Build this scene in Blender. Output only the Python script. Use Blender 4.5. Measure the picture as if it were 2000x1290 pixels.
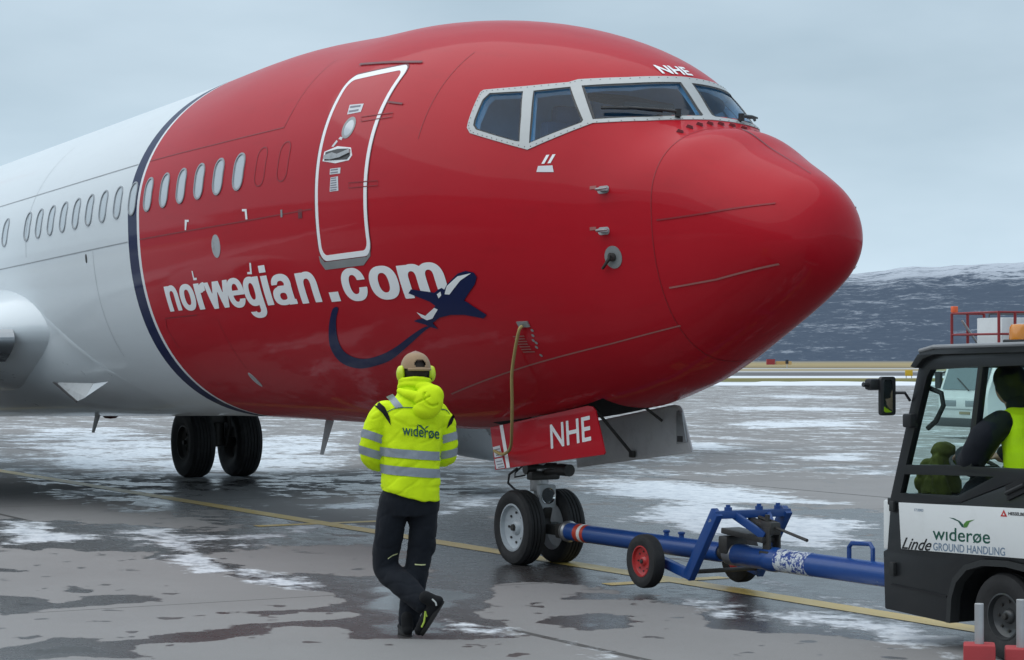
import bpy, bmesh, math, random
import numpy as np
from mathutils import Vector, Matrix, noise as mnoise
from mathutils.bvhtree import BVHTree
from mathutils.geometry import tessellate_polygon

for _o in list(bpy.data.objects): bpy.data.objects.remove(_o)
random.seed(7); np.random.seed(7)
SC = bpy.context.scene
COL = SC.collection
R = math.radians

# ------------------------------------------------------------------ camera
cam_d = bpy.data.cameras.new('camera'); CAM = bpy.data.objects.new('camera', cam_d); COL.objects.link(CAM)
cam_d.sensor_width = 36.0; cam_d.lens = 4201.23/2000*36.0
cam_d.clip_start = 0.1; cam_d.clip_end = 20000
CX, CY, CZ = 13.004, -9.667, 1.8484
YAW, PIT = 1.062084, 0.0134835
CAM.location = (CX, CY, CZ); CAM.rotation_euler = (math.pi/2+PIT, 0, YAW)
SC.camera = CAM
VD = (-math.sin(YAW), math.cos(YAW)); VR = (math.cos(YAW), math.sin(YAW))   # view direction and right, on the ground

# ------------------------------------------------------------------ sky, sun, exposure
SUN_EL, SUN_AZ = R(66), R(200)
W = bpy.data.worlds.new('World'); SC.world = W; W.use_nodes = True
nt = W.node_tree; nt.nodes.clear()
def wn(t, **k):
    n = nt.nodes.new(t)
    for a, b in k.items(): setattr(n, a, b)
    return n
sky = wn('ShaderNodeTexSky', sky_type='NISHITA', sun_disc=False, sun_elevation=SUN_EL, sun_rotation=SUN_AZ, air_density=1.2, dust_density=3.0, ozone_density=1.5)
tc = wn('ShaderNodeTexCoord'); mp = wn('ShaderNodeMapping'); mp.inputs['Scale'].default_value = (1.6, 1.6, 5.0)
nz = wn('ShaderNodeTexNoise'); nz.inputs['Scale'].default_value = 2.2; nz.inputs['Detail'].default_value = 5; nz.inputs['Roughness'].default_value = .5
rp = wn('ShaderNodeValToRGB'); rp.color_ramp.elements[0].position = .33; rp.color_ramp.elements[1].position = .68
rp.color_ramp.elements[0].color = (3.35, 4.35, 5.15, 1); rp.color_ramp.elements[1].color = (4.7, 5.75, 6.6, 1)
mx = wn('ShaderNodeMix', data_type='RGBA'); mx.inputs['Factor'].default_value = .93
bg = wn('ShaderNodeBackground'); bg.inputs['Strength'].default_value = .1
out = wn('ShaderNodeOutputWorld')
L = nt.links.new
L(tc.outputs['Generated'], mp.inputs['Vector']); L(mp.outputs[0], nz.inputs['Vector']); L(nz.outputs['Fac'], rp.inputs[0])
L(sky.outputs[0], mx.inputs['A']); L(rp.outputs[0], mx.inputs['B']); # an overcast sky is a little paler low down, where one looks through to the clear strip under the cloud
sx = wn('ShaderNodeSeparateXYZ'); L(tc.outputs['Generated'], sx.inputs[0]); mr_ = wn('ShaderNodeMapRange'); mr_.inputs['From Min'].default_value = 0.0; mr_.inputs['From Max'].default_value = .13; mr_.inputs['To Min'].default_value = 1.30; mr_.inputs['To Max'].default_value = 1.0
L(sx.outputs[2], mr_.inputs['Value']); vm = wn('ShaderNodeVectorMath', operation='SCALE'); L(mx.outputs['Result'], vm.inputs[0]); L(mr_.outputs[0], vm.inputs['Scale']); L(vm.outputs[0], bg.inputs['Color'])
L(bg.outputs[0], out.inputs['Surface'])
sun_d = bpy.data.lights.new('sun', 'SUN'); SUN = bpy.data.objects.new('sun', sun_d); COL.objects.link(SUN)
sun_d.energy = 1.5; sun_d.angle = R(100); sun_d.color = (1, .985, .965)
# sun stands over the camera's left shoulder
SUN.rotation_euler = Vector((math.sin(SUN_AZ)*math.cos(SUN_EL), math.cos(SUN_AZ)*math.cos(SUN_EL), math.sin(SUN_EL))).to_track_quat('Z', 'Y').to_euler()
SC.view_settings.view_transform = 'Standard'; SC.view_settings.look = 'None'
SC.view_settings.exposure = 0.4; SC.view_settings.gamma = 1.0
try: SC.view_settings.use_curve_mapping = False
except Exception: pass

# ------------------------------------------------------------------ helpers
def link(o, parent=None):
    COL.objects.link(o)
    if parent is not None: o.parent = parent
    return o
def tag(o, label=None, cat=None, group=None, kind=None):
    for k, v in (('label', label), ('category', cat), ('group', group), ('kind', kind)):
        if v: o[k] = v
    return o
def empty(name, label=None, cat=None, loc=(0, 0, 0), group=None):
    o = bpy.data.objects.new(name, None); o.empty_display_size = .2; COL.objects.link(o); o.location = loc
    return tag(o, label, cat, group)
def mesh_obj(name, verts, faces, mat, parent=None, smooth=True, sharp=35):
    me = bpy.data.meshes.new(name); me.from_pydata([tuple(map(float, v)) for v in verts], [], [tuple(map(int, f)) for f in faces]); me.update()
    return finish(name, me, mat, parent, smooth, sharp)
def finish(name, me, mat, parent=None, smooth=True, sharp=35):
    if isinstance(mat, (list, tuple)):
        for m in mat: me.materials.append(m)
    elif mat is not None: me.materials.append(mat)
    if smooth:
        me.shade_smooth()
        if sharp: me.set_sharp_from_angle(angle=R(sharp))
    return link(bpy.data.objects.new(name, me), parent)

class MB:
    """collects simple shapes; build() links them as one mesh object. Coordinates are relative to org."""
    def __init__(s): s.v = []; s.f = []
    def add(s, v, f):
        n = len(s.v); s.v += [tuple(p) for p in v]; s.f += [tuple(i+n for i in q) for q in f]; return s
    def box(s, c, d, rot=None, bev=0):
        bm = bmesh.new(); bmesh.ops.create_cube(bm, size=1)
        for v in bm.verts: v.co = Vector((v.co.x*d[0], v.co.y*d[1], v.co.z*d[2]))
        if bev: bmesh.ops.bevel(bm, geom=list(bm.edges), offset=bev, segments=2, affect='EDGES', profile=.6)
        M = Matrix.Translation(c) @ (rot.to_4x4() if rot else Matrix())
        s.bm(bm, M); return s
    def bm(s, bm, M=None):
        bm.verts.ensure_lookup_table(); bm.verts.index_update()
        s.add([(M @ v.co) if M else v.co for v in bm.verts], [[v.index for v in f.verts] for f in bm.faces]); bm.free(); return s
    def tube(s, pts, r, n=12, cap=True, closed=False):
        pts = [Vector(p) for p in pts]; rs = r if isinstance(r, (list, tuple)) else [r]*len(pts)
        m = len(pts); prev = None; vs = []; fs = []
        for i, p in enumerate(pts):
            a = pts[i-1] if i > 0 else (pts[-1] if closed else pts[0]); b = pts[i+1] if i < m-1 else (pts[0] if closed else pts[-1])
            t = (b-a).normalized()
            if prev is None:
                u = t.orthogonal().normalized()
            else:
                u = (prev-t*prev.dot(t)).normalized()
            prev = u; w = t.cross(u)
            for k in range(n):
                an = 2*math.pi*k/n; vs.append(p+(u*math.cos(an)+w*math.sin(an))*rs[i])
        for i in range(m if closed else m-1):
            j = (i+1) % m
            for k in range(n):
                l = (k+1) % n; fs.append((i*n+k, i*n+l, j*n+l, j*n+k))
        if cap and not closed:
            fs.append(tuple(range(n-1, -1, -1))); fs.append(tuple((m-1)*n+k for k in range(n)))
        return s.add(vs, fs)
    def lathe(s, prof, org=(0, 0, 0), axis='x', n=32, squash=None, caps=True):
        """prof: list of (along, radius)"""
        vs = []; fs = []; m = len(prof)
        for a, r in prof:
            for k in range(n):
                an = 2*math.pi*k/n; c, d = math.cos(an)*r, math.sin(an)*r
                if squash and d < 0: d *= squash
                p = {'x': (a, c, d), 'y': (c, a, d), 'z': (c, d, a)}[axis]
                vs.append((p[0]+org[0], p[1]+org[1], p[2]+org[2]))
        for i in range(m-1):
            for k in range(n):
                l = (k+1) % n; fs.append((i*n+k, i*n+l, (i+1)*n+l, (i+1)*n+k))
        if caps and prof[0][1] > 1e-6: fs.append(tuple(range(n-1, -1, -1)))
        if caps and prof[-1][1] > 1e-6: fs.append(tuple((m-1)*n+k for k in range(n)))
        return s.add(vs, fs)
    def prism(s, poly, y0, y1, plane='xz'):
        """poly of 2-D points extruded along the third axis from y0 to y1"""
        n = len(poly); mk = {'xz': lambda p, y: (p[0], y, p[1]), 'yz': lambda p, y: (y, p[0], p[1]), 'xy': lambda p, y: (p[0], p[1], y)}[plane]
        vs = [mk(p, y0) for p in poly]+[mk(p, y1) for p in poly]
        tri = tessellate_polygon([[Vector((p[0], p[1], 0)) for p in poly]])
        fs = [tuple(t) for t in tri]+[tuple(i+n for i in reversed(t)) for t in tri]
        fs += [(i, (i+1) % n, (i+1) % n+n, i+n) for i in range(n)]
        return s.add(vs, fs)
    def build(s, name, mat, parent=None, smooth=True, sharp=35, bev=0, org=None):
        vs = s.v if org is None else [(v[0]-org[0], v[1]-org[1], v[2]-org[2]) for v in s.v]
        me = bpy.data.meshes.new(name); me.from_pydata([tuple(map(float, v)) for v in vs], [], s.f); me.update()
        bm = bmesh.new(); bm.from_mesh(me); bmesh.ops.remove_doubles(bm, verts=bm.verts, dist=1e-5); bmesh.ops.recalc_face_normals(bm, faces=bm.faces)
        if bev:
            ed = [e for e in bm.edges if len(e.link_faces) == 2 and e.calc_face_angle(0) > R(30)]
            bmesh.ops.bevel(bm, geom=ed, offset=bev, segments=2, affect='EDGES', profile=.6, clamp_overlap=True)
        bm.to_mesh(me); bm.free()
        return finish(name, me, mat, parent, smooth, sharp)

def rounded(x0, x1, z0, z1, r, n=6):
    """rounded rectangle outline"""
    o = []
    for cx, cz, a0 in ((x1-r, z1-r, 0), (x0+r, z1-r, 90), (x0+r, z0+r, 180), (x1-r, z0+r, 270)):
        for i in range(n+1):
            a = R(a0+90*i/n); o.append((cx+r*math.cos(a), cz+r*math.sin(a)))
    return o
def ring_poly(outer, inner):
    """flat band between two outlines of equal length -> verts, quads"""
    n = len(outer); return outer+inner, [(i, (i+1) % n, (i+1) % n+n, i+n) for i in range(n)]

# ------------------------------------------------------------------ materials
MATS = {}
class NB:
    def __init__(s, name):
        s.m = bpy.data.materials.new(name); s.m.use_nodes = True; s.t = s.m.node_tree; s.t.nodes.clear()
        s.o = s.t.nodes.new('ShaderNodeOutputMaterial')
    def n(s, t, ins=None, **k):
        x = s.t.nodes.new(t)
        for a, b in k.items(): setattr(x, a, b)
        for a, b in (ins or {}).items():
            if isinstance(b, bpy.types.NodeSocket): s.t.links.new(b, x.inputs[a])
            else: x.inputs[a].default_value = b
        return x
    def math(s, op, a, b=0.0, c=None, clamp=False):
        x = s.t.nodes.new('ShaderNodeMath'); x.operation = op; x.use_clamp = clamp
        for i, q in enumerate((a, b, c)):
            if q is None: continue
            if isinstance(q, bpy.types.NodeSocket): s.t.links.new(q, x.inputs[i])
            else: x.inputs[i].default_value = q
        return x.outputs[0]
    def step(s, x, a, b):
        q = s.n('ShaderNodeMapRange', {'Value': x, 'From Min': a, 'From Max': b}, interpolation_type='SMOOTHSTEP'); return q.outputs['Result']
    def mix(s, f, a, b):
        q = s.t.nodes.new('ShaderNodeMix'); q.data_type = 'RGBA'
        for k, v in (('Factor', f), ('A', a), ('B', b)):
            if isinstance(v, bpy.types.NodeSocket): s.t.links.new(v, q.inputs[k])
            elif k == 'Factor': q.inputs[k].default_value = v
            else: q.inputs[k].default_value = tuple(v)+((1,) if len(v) == 3 else ())
        return q.outputs['Result']
    def noise(s, vec, scale, detail=4, rough=.55, dist=0):
        q = s.n('ShaderNodeTexNoise', {'Scale': scale, 'Detail': detail, 'Roughness': rough, 'Distortion': dist})
        if vec is not None: s.t.links.new(vec, q.inputs['Vector'])
        return q.outputs['Fac']
    def obj(s): return s.n('ShaderNodeTexCoord').outputs['Object']
    def bsdf(s, **k):
        b = s.n('ShaderNodeBsdfPrincipled')
        for a, v in k.items():
            a = a.replace('_', ' ')
            if isinstance(v, bpy.types.NodeSocket): s.t.links.new(v, b.inputs[a])
            elif a == 'Base Color': b.inputs[a].default_value = tuple(v)+((1,) if len(v) == 3 else ())
            else: b.inputs[a].default_value = v
        s.t.links.new(b.outputs[0], s.o.inputs['Surface']); return b
    def bump(s, h, strength=.2, dist=.01):
        q = s.n('ShaderNodeBump', {'Height': h, 'Strength': strength, 'Distance': dist}); return q.outputs[0]
def simple(name, col, rough=.5, metal=0, coat=0, var=.12, vscale=6, bump=0, bscale=60, spec=.5, dirt=None):
    """plain surface with a little unevenness of tone and gloss"""
    if name in MATS: return MATS[name]
    b = NB(name); ob = b.obj()
    n1 = b.noise(ob, vscale, 5, .6)
    lo = tuple(c*(1-var) for c in col); hi = tuple(min(1, c*(1+var)) for c in col)
    c = b.mix(n1, lo, hi)
    if dirt:
        n2 = b.noise(ob, vscale*.6, 8, .7); c = b.mix(b.math('MULTIPLY', b.step(n2, .48, .75), dirt[1]), c, dirt[0])
    rr = b.math('ADD', b.math('MULTIPLY', b.math('SUBTRACT', b.noise(ob, vscale*2.3, 5), .5), .25*min(1, rough*2)), rough, clamp=True)
    kw = dict(Base_Color=c, Roughness=rr, Metallic=metal, Coat_Weight=coat, Coat_Roughness=.06, Specular_IOR_Level=spec)
    if bump: kw['Normal'] = b.bump(b.noise(ob, bscale, 6, .65), bump, .01)
    b.bsdf(**kw); MATS[name] = b.m; return b.m
def glass(name, tint, refl=1.0, rough=.02):
    if name in MATS: return MATS[name]
    b = NB(name)
    tr = b.n('ShaderNodeBsdfTransparent', {'Color': tuple(tint)+(1,)}); gl = b.n('ShaderNodeBsdfGlossy', {'Roughness': rough, 'Color': (.95, .97, 1, 1)})
    lw = b.n('ShaderNodeLayerWeight', {'Blend': .5}); f = b.math('MULTIPLY', b.math('ADD', .045, b.math('MULTIPLY', b.math('POWER', lw.outputs['Facing'], 5.0), .955)), refl, clamp=True)
    ms = b.n('ShaderNodeMixShader', {0: f, 1: tr.outputs[0], 2: gl.outputs[0]}); b.t.links.new(ms.outputs[0], b.o.inputs['Surface'])
    MATS[name] = b.m; return b.m

M_white = simple('white_paint', (.72, .75, .77), .35, coat=.3, var=.04)
M_black = simple('black_plastic', (.016, .017, .019), .45, var=.25, bump=.05)
M_rubber = simple('tyre_rubber', (.014, .014, .015), .75, var=.3, vscale=9, bump=.15, bscale=90, dirt=((.06, .06, .06), .35))
M_steel = simple('bare_steel', (.42, .42, .42), .38, metal=.85, var=.15, vscale=14, dirt=((.12, .1, .08), .5))
M_darksteel = simple('dark_grimy_steel', (.06, .058, .055), .5, metal=.5, var=.35, vscale=14, bump=.1)
M_alu = simple('grey_gear_paint', (.42, .44, .45), .42, metal=.15, var=.12, vscale=12, dirt=((.14, .13, .11), .55))
M_well = simple('dark_wheel_well', (.07, .07, .072), .6, var=.3)
M_navy = simple('navy_marking', (.005, .012, .065), .4, coat=.12, var=.05, spec=.15)
M_letter = simple('white_marking', (.87, .88, .89), .4, coat=.1, var=.03, spec=.3)
M_redmark = simple('dark_red_marking', (.13, .006, .012), .4, var=.1)
M_palered = simple('worn_red_edge', (.36, .12, .11), .5, var=.2)

# ------------------------------------------------------------------ ground: one sheet, finest where the camera looks
SNOW = [(0.72, [(-43.37, 6.25), (-44.93, 8.84), (-42.41, 10.6), (-33.58, 7.56), (-35.66, 10.62), (-38.62, 14.77), (-19.95, 6.03), (-18.14, 4.37), (-19.32, 3.81), (-17.62, 2.94), (-18.27, 1.77), (-21.59, 1.39), (-21.89, 0.19)]),
  (1, [(-12.32, 1.46), (-12.05, 2.34), (-10.84, 1.8), (-11.33, 1.3)]),
  (1, [(-11.42, 2.87), (-14.15, 4.64), (-15.04, 5.62), (-14.33, 5.58), (-11.01, 3.61), (-9.8, 2.07)]),
  (0.84, [(-15.41, 6.9), (-15.68, 8.17), (-14.39, 8.74), (-12.39, 8.55), (-9.56, 7.84), (-8.85, 7.28), (-9.29, 6.09), (-8.06, 6.05), (-6.6, 6.13), (-4.11, 4.19), (-3.51, 3.14), (-4.16, 2.89), (-4.89, 2.79), (-5.86, 3.01), (-6.88, 3.29), (-7.82, 3.14), (-8.58, 3.4), (-9.0, 4.38), (-10.2, 5.06), (-11.66, 5.59), (-12.69, 5.56)]),
  (0.8, [(-28.73, 17.54), (-25.2, 17.74), (-22.18, 15.71), (-23.54, 14.27)]),
  (0.8, [(-20.38, 14.29), (-21.35, 16.23), (-20.56, 17.64), (-18.17, 15.7), (-17.72, 13.71), (-18.67, 13.18)]),
  (1, [(-11.31, -2.8), (-10.98, -2.54), (-8.89, -2.56), (-8.28, -2.78), (-8.19, -3.37), (-8.11, -3.7)]),
  (1, [(-9.39, -2.07), (-9.71, -1.77), (-9.27, -1.43), (-8.62, -1.53), (-8.24, -1.41), (-4.66, -2.8), (-5.22, -2.76), (-6.87, -2.55), (-8.09, -2.44)]),
  (1, [(-7.78, -1.37), (-8.34, -0.76), (-9.74, 0.32), (-9.2, 0.66), (-8.4, -0.02), (-7.38, -1.17), (-6.96, -1.64)]),
  (0.9, [(-4.89, -2.46), (-4.82, -2.33), (-3.97, -2.47), (-4.11, -2.72)]),
  (0.9, [(-3.95, -2.62), (-3.78, -2.48), (-2.97, -2.45), (-2.56, -2.74), (-3.02, -2.94)]),
  (1, [(-0.89, -2.53), (-0.59, -2.5), (0.19, -2.52), (0.49, -2.76), (0.16, -3.02), (-0.24, -2.89)]),
  (0.9, [(0.76, -2.49), (1.02, -2.45), (1.84, -2.54), (1.5, -2.67)]),
  (0.75, [(-1.84, 0.99), (-0.94, 0.94), (-0.12, 0.9), (1.66, 0.22), (3.0, -0.9), (1.47, -0.68), (0.49, -0.69), (-0.14, 0.14)]),
  (0.7, [(-1.98, -0.1), (-0.99, 0.08), (0.01, -0.26), (0.38, -0.88), (-0.36, -0.92)]),
  (0.9, [(-16.73, -0.24), (-15.92, 0.24), (-14.96, 0.34), (-14.64, -0.2), (-15.47, -0.35)]),
  (0.8, [(-38.82, 25.7), (-40.99, 30.63), (-37.85, 31.71), (-33.24, 27.96), (-33.47, 24.01), (-34.19, 22.71)]),
  (0.8, [(-56.21, 37.1), (-57.12, 41.15), (-50.6, 41.84), (-45.73, 37.89), (-49.51, 35.64), (-50.66, 33.56)]),
  (0.8, [(-78.32, 53.3), (-78.89, 58.92), (-69.54, 56.86), (-64.34, 52.67), (-68.9, 49.69)]),
  (0.55, [(-20.76, 10.23), (-21.47, 12.34), (-19.09, 11.25), (-18.18, 9.21)]),
  (0.5, [(-15.13, 11.33), (-15.03, 13.14), (-13.23, 11.68), (-13.21, 10.28)])]
DRY = [(1, [(-5.17, -4.53), (-4.54, -4.28), (-4.74, -3.77), (-5.84, -3.17), (-5.68, -2.88), (-4.78, -2.92), (-3.64, -3.09), (-3.05, -3.23), (-2.13, -2.85), (-1.63, -2.86), (-0.12, -3.53), (0.38, -3.8), (1.1, -4.3), (0.14, -6.03)]),
  (1, [(-5.81, -2.08), (-6.4, -1.36), (-6.29, -0.92), (-5.42, -1.05), (-4.68, -1.29), (-3.92, -1.65), (-4.32, -1.81), (-4.26, -2.28), (-5.18, -2.18)]),
  (1, [(-7.22, -3.95), (-7.14, -3.58), (-6.77, -3.79), (-6.7, -4.1)]),
  (1, [(-6.14, -4.21), (-6.77, -3.79), (-6.54, -3.17), (-6.05, -3.34), (-5.89, -4.05)]),
  (1, [(-2.28, -1.84), (-2.13, -1.04), (-1.76, -1.15), (-1.44, -1.61), (-0.98, -2.17), (-1.33, -2.33)]),
  (1, [(-0.62, -2.24), (-0.38, -1.99), (-0.66, -1.79), (-1.03, -1.31), (-0.64, -0.96), (-0.09, -1.09), (0.74, -1.55), (1.35, -1.22), (2.03, -0.83), (2.73, -1.39), (2.02, -2.66), (0.78, -2.46), (0.11, -2.27), (-0.14, -2.42)]),
  (0.9, [(0.3, -3.94), (0.15, -3.58), (0.41, -3.22), (0.88, -2.9), (1.8, -3.06), (1.04, -4.41)]),
  (0.55, [(-18.59, -0.74), (-13.69, -1.2), (-9.27, -0.99), (-11.94, -2.62)]),
  (0.5, [(-15.02, 1.86), (-10.6, 1.51), (-8.78, 0.65), (-10.69, 0.47), (-14.83, 1.03)]),
  (0.6, [(-16.52, 10.48), (-13.23, 11.68), (-7.52, 7.03), (-8.89, 7.4), (-12.59, 8.7)]),
  (0.6, [(-33.71, 21.89), (-31.23, 26.32), (-21.32, 18.25), (-25.9, 18.25), (-29.14, 18.8)]),
  (0.6, [(-69.46, 46.05), (-60.41, 50.07), (-53.98, 44.84), (-58.51, 38.65)])]
WET = [(1, [(-3.6, -4.98), (-3.38, -4.8), (-2.87, -4.75), (-3.26, -4.22), (-3.27, -4.01), (-2.72, -3.91), (-2.59, -4.24), (-2.66, -4.78), (-2.25, -5.36)]),
  (1, [(-1.72, -3.89), (-1.6, -3.41), (-1.64, -2.82), (-1.4, -2.93), (-1.42, -3.49)]),
  (1, [(-1.01, -4.09), (-1.0, -3.67), (-1.05, -3.13), (-0.5, -3.35), (-0.82, -3.75)]),
  (1, [(-0.58, -5.83), (-0.63, -5.61), (-0.97, -5.37), (-0.8, -5.08), (-0.57, -5.19), (-0.74, -4.64), (-0.83, -4.24), (-0.71, -3.91), (-0.47, -4.05), (-0.32, -4.54), (-0.31, -5.04), (0.21, -5.22), (0.04, -5.49), (-0.03, -5.98)]),
  (1, [(-1.74, -4.93), (-1.74, -4.62), (-1.64, -4.63), (-1.66, -4.91)]),
  (1, [(-1.09, -5.55), (-1.09, -5.43), (-0.92, -5.49), (-0.96, -5.57)]),
  (1, [(-0.67, -5.67), (-0.71, -5.59), (-0.59, -5.63)]),
  (1, [(-4.08, -4.29), (-4.05, -4.15), (-3.8, -4.25), (-3.88, -4.33)]),
  (1, [(-3.71, -4.41), (-3.69, -4.22), (-3.56, -4.29)]),
  (1, [(-0.39, -1.95), (-0.44, -1.4), (-0.06, -1.37), (0.42, -1.72), (0.45, -2.07), (-0.05, -2.14)]),
  (1, [(-2.87, -2.51), (-3.07, -2.06), (-2.57, -1.17), (-0.7, -2.19), (0.0, -2.46), (0.48, -2.99), (0.37, -3.2), (0.02, -3.6), (-0.55, -3.45), (-1.19, -3.07)])]

def sdf_field(polys, X, Y, dist):
    F = np.zeros_like(X)
    for k, P in polys:
        P = np.array(P); m = .03+.012*dist
        x0, y0 = P.min(0)-4; x1, y1 = P.max(0)+4
        sel = (X > x0) & (X < x1) & (Y > y0) & (Y < y1)
        if not sel.any(): continue
        px, py = X[sel], Y[sel]; d = np.full(px.shape, 1e9); ins = np.zeros(px.shape, bool)
        for i in range(len(P)):
            a, b = P[i-1], P[i]; e = b-a; w = np.stack([px-a[0], py-a[1]])
            t = np.clip((w[0]*e[0]+w[1]*e[1])/max(1e-9, e@e), 0, 1)
            d = np.minimum(d, np.hypot(w[0]-e[0]*t, w[1]-e[1]*t))
            c = ((a[1] > py) != (b[1] > py)) & (px < (b[0]-a[0])*(py-a[1])/((b[1]-a[1]) if abs(b[1]-a[1]) > 1e-12 else 1e-12)+a[0])
            ins ^= c
        s = np.where(ins, d, -d); mm = m[sel]*3
        u = np.clip(s/(2*mm)+.5, 0, 1); F[sel] = np.maximum(F[sel], k*u*u*(3-2*u))
    return F
def build_ground():
    rr = np.concatenate([[.3, 2, 4.5, 7], np.exp(np.linspace(math.log(9), math.log(170), 420)), np.exp(np.linspace(math.log(170), math.log(9000), 60))[1:]])
    half = R(17)
    aa = np.concatenate([np.linspace(-half, half, 321), np.linspace(half, 2*math.pi-half, 60)[1:-1]])
    A, RR = np.meshgrid(aa, rr, indexing='ij')
    ang = math.pi/2+YAW-A           # bearing of view direction minus angle (right positive)
    X = CX+RR*np.cos(ang); Y = CY+RR*np.sin(ang)
    n, m = X.shape
    V = np.stack([X.ravel(), Y.ravel(), np.zeros(n*m)], -1)
    i, j = np.meshgrid(np.arange(n), np.arange(m-1), indexing='ij'); i2 = (i+1) % n
    F = np.stack([i*m+j, i*m+j+1, i2*m+j+1, i2*m+j], -1).reshape(-1, 4)
    c = len(V); V = np.vstack([V, [[CX, CY, 0]]])
    me = bpy.data.meshes.new('apron_ground')
    tri = [((q+1) % n*m, c, q*m) for q in range(n)]
    me.vertices.add(len(V)); me.vertices.foreach_set('co', V.astype(np.float32).ravel())
    nl = len(F)*4+len(tri)*3; me.loops.add(nl); me.loops.foreach_set('vertex_index', np.concatenate([F.ravel(), np.array(tri).ravel()]).astype(np.int32))
    me.polygons.add(len(F)+len(tri)); me.polygons.foreach_set('loop_start', np.concatenate([np.arange(len(F))*4, len(F)*4+np.arange(len(tri))*3]).astype(np.int32))
    me.update(calc_edges=True); me.validate()
    D = np.hypot(V[:, 0]-CX, V[:, 1]-CY)
    sn = sdf_field(SNOW, V[:, 0], V[:, 1], D); dr = sdf_field(DRY, V[:, 0], V[:, 1], D); we = sdf_field(WET, V[:, 0], V[:, 1], D)
    base = np.where(D < 14.2, .35, .60-.22*np.clip((D-24)/20, 0, 1))
    wet = np.clip(base*(1-dr), 0, 1); wet = np.maximum(wet, we)
    # the snow the aircraft has been pushed through lies thin farther out
    sn = np.maximum(sn, np.where(D > 34, .45, 0))
    for nm, arr in (('snow', sn), ('wet', wet)):
        at = me.attributes.new(nm, 'FLOAT', 'POINT'); at.data.foreach_set('value', arr.astype(np.float32))
    return me
b = NB('apron_concrete'); ob = b.obj()
a_s = b.n('ShaderNodeAttribute', attribute_name='snow').outputs['Fac']; a_w = b.n('ShaderNodeAttribute', attribute_name='wet').outputs['Fac']
sep = b.n('ShaderNodeSeparateXYZ', {0: ob})
# surface patterns are stretched along the aircraft's direction of travel, as slush is
mpn = b.n('ShaderNodeMapping', {'Vector': ob, 'Scale': (.8, 1.0, 1)}); gv = mpn.outputs[0]
n_big = b.noise(gv, .16, 5, .55); n_mid = b.noise(gv, .9, 8, .6, .3); n_fin = b.noise(gv, 5.5, 8, .66); n_gr = b.noise(ob, 70, 4, .7); n_sp = b.noise(gv, 2.6, 6, .6); n_vf = b.noise(gv, 19, 5, .7)
conc = b.mix(n_mid, (.265, .258, .256), (.345, .337, .334)); conc = b.mix(b.math('MULTIPLY', n_gr, .5), conc, (.14, .14, .14))
conc = b.mix(b.math('MULTIPLY', b.step(n_big, .4, .7), .35), conc, (.17, .165, .16))
wfield = b.math('ADD', a_w, b.math('MULTIPLY', b.math('SUBTRACT', n_sp, .5), .55))
wfield = b.math('ADD', wfield, b.math('MULTIPLY', b.math('SUBTRACT', n_mid, .5), .55))
wm = b.step(wfield, .475, .51)
spot = b.step(b.noise(b.n('ShaderNodeMapping', {'Vector': ob, 'Scale': (1.0, 1.0, 1)}).outputs[0], 3.4, 2, .5), .66, .68)
wm = b.math('MAXIMUM', wm, b.math('MULTIPLY', spot, .85))
pud = b.step(b.math('ADD', a_w, b.math('MULTIPLY', b.math('SUBTRACT', n_mid, .5), 1.4)), .72, .9)
wcol = b.mix(n_fin, (.040, .037, .037), (.072, .067, .066))
col = b.mix(wm, conc, wcol)
# joints between the poured slabs
def joint(axis, off, per, wd):
    q = b.math('FRACT', b.math('ADD', b.math('DIVIDE', b.math('SUBTRACT', sep.outputs[axis], off), per), .5))
    return b.math('LESS_THAN', b.math('MULTIPLY', b.math('ABSOLUTE', b.math('SUBTRACT', q, .5)), per), wd)
jn = b.math('MAXIMUM', joint(1, -2.5, 5.6, .035), joint(0, -2.4, 5.6, .012))
col = b.mix(b.math('MULTIPLY', jn, .75), col, (.04, .038, .036))
sfield = b.math('ADD', a_s, b.math('MULTIPLY', b.math('SUBTRACT', n_mid, .5), 1.5))
sfield = b.math('ADD', sfield, b.math('MULTIPLY', b.math('SUBTRACT', n_fin, .5), .95))
sfield = b.math('ADD', sfield, b.math('MULTIPLY', b.math('SUBTRACT', n_vf, .5), .22))
sm = b.math('MULTIPLY', b.step(sfield, .46, .74), b.math('GREATER_THAN', a_s, .02))
scol = b.mix(b.step(b.math('ADD', b.math('MULTIPLY', n_fin, .6), b.math('MULTIPLY', n_vf, .4)), .36, .6), (.52, .57, .63), (.80, .84, .88))
col = b.mix(b.math('MULTIPLY', sm, .9), col, scol)
# far field: strips of grass, asphalt and ploughed snow across the view
dd = b.math('ADD', b.math('MULTIPLY', b.math('SUBTRACT', sep.outputs[0], CX), VD[0]), b.math('MULTIPLY', b.math('SUBTRACT', sep.outputs[1], CY), VD[1]))
dd = b.math('ADD', dd, b.math('MULTIPLY', b.math('SUBTRACT', b.noise(ob, .02, 4), .5), 14))
lg = b.math('MULTIPLY', b.math('LOGARITHM', dd, 10.0), .25)
rpn = b.n('ShaderNodeValToRGB', {0: lg}); cr = rpn.color_ramp; cr.interpolation = 'LINEAR'
def lgp(d): return math.log10(d)*.25
stops = [(150, (.13, .13, .13)), (153, (.70, .73, .77)), (172, (.66, .69, .74)), (177, (.13, .13, .04)), (205, (.20, .17, .06)), (212, (.7, .73, .77)), (232, (.7, .73, .77)), (238, (.13, .13, .135)), (300, (.14, .14, .145)), (310, (.5, .52, .55)), (345, (.30, .25, .15)), (400, (.32, .26, .15)), (408, (.62, .65, .68)), (440, (.12, .105, .08)), (480, (.24, .19, .10)), (700, (.34, .27, .14)), (900, (.30, .24, .13)), (1100, (.32, .27, .17)), (1250, (.2, .19, .16)), (2200, (.12, .12, .12))]
while len(cr.elements) > 1: cr.elements.remove(cr.elements[-1])
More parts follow.
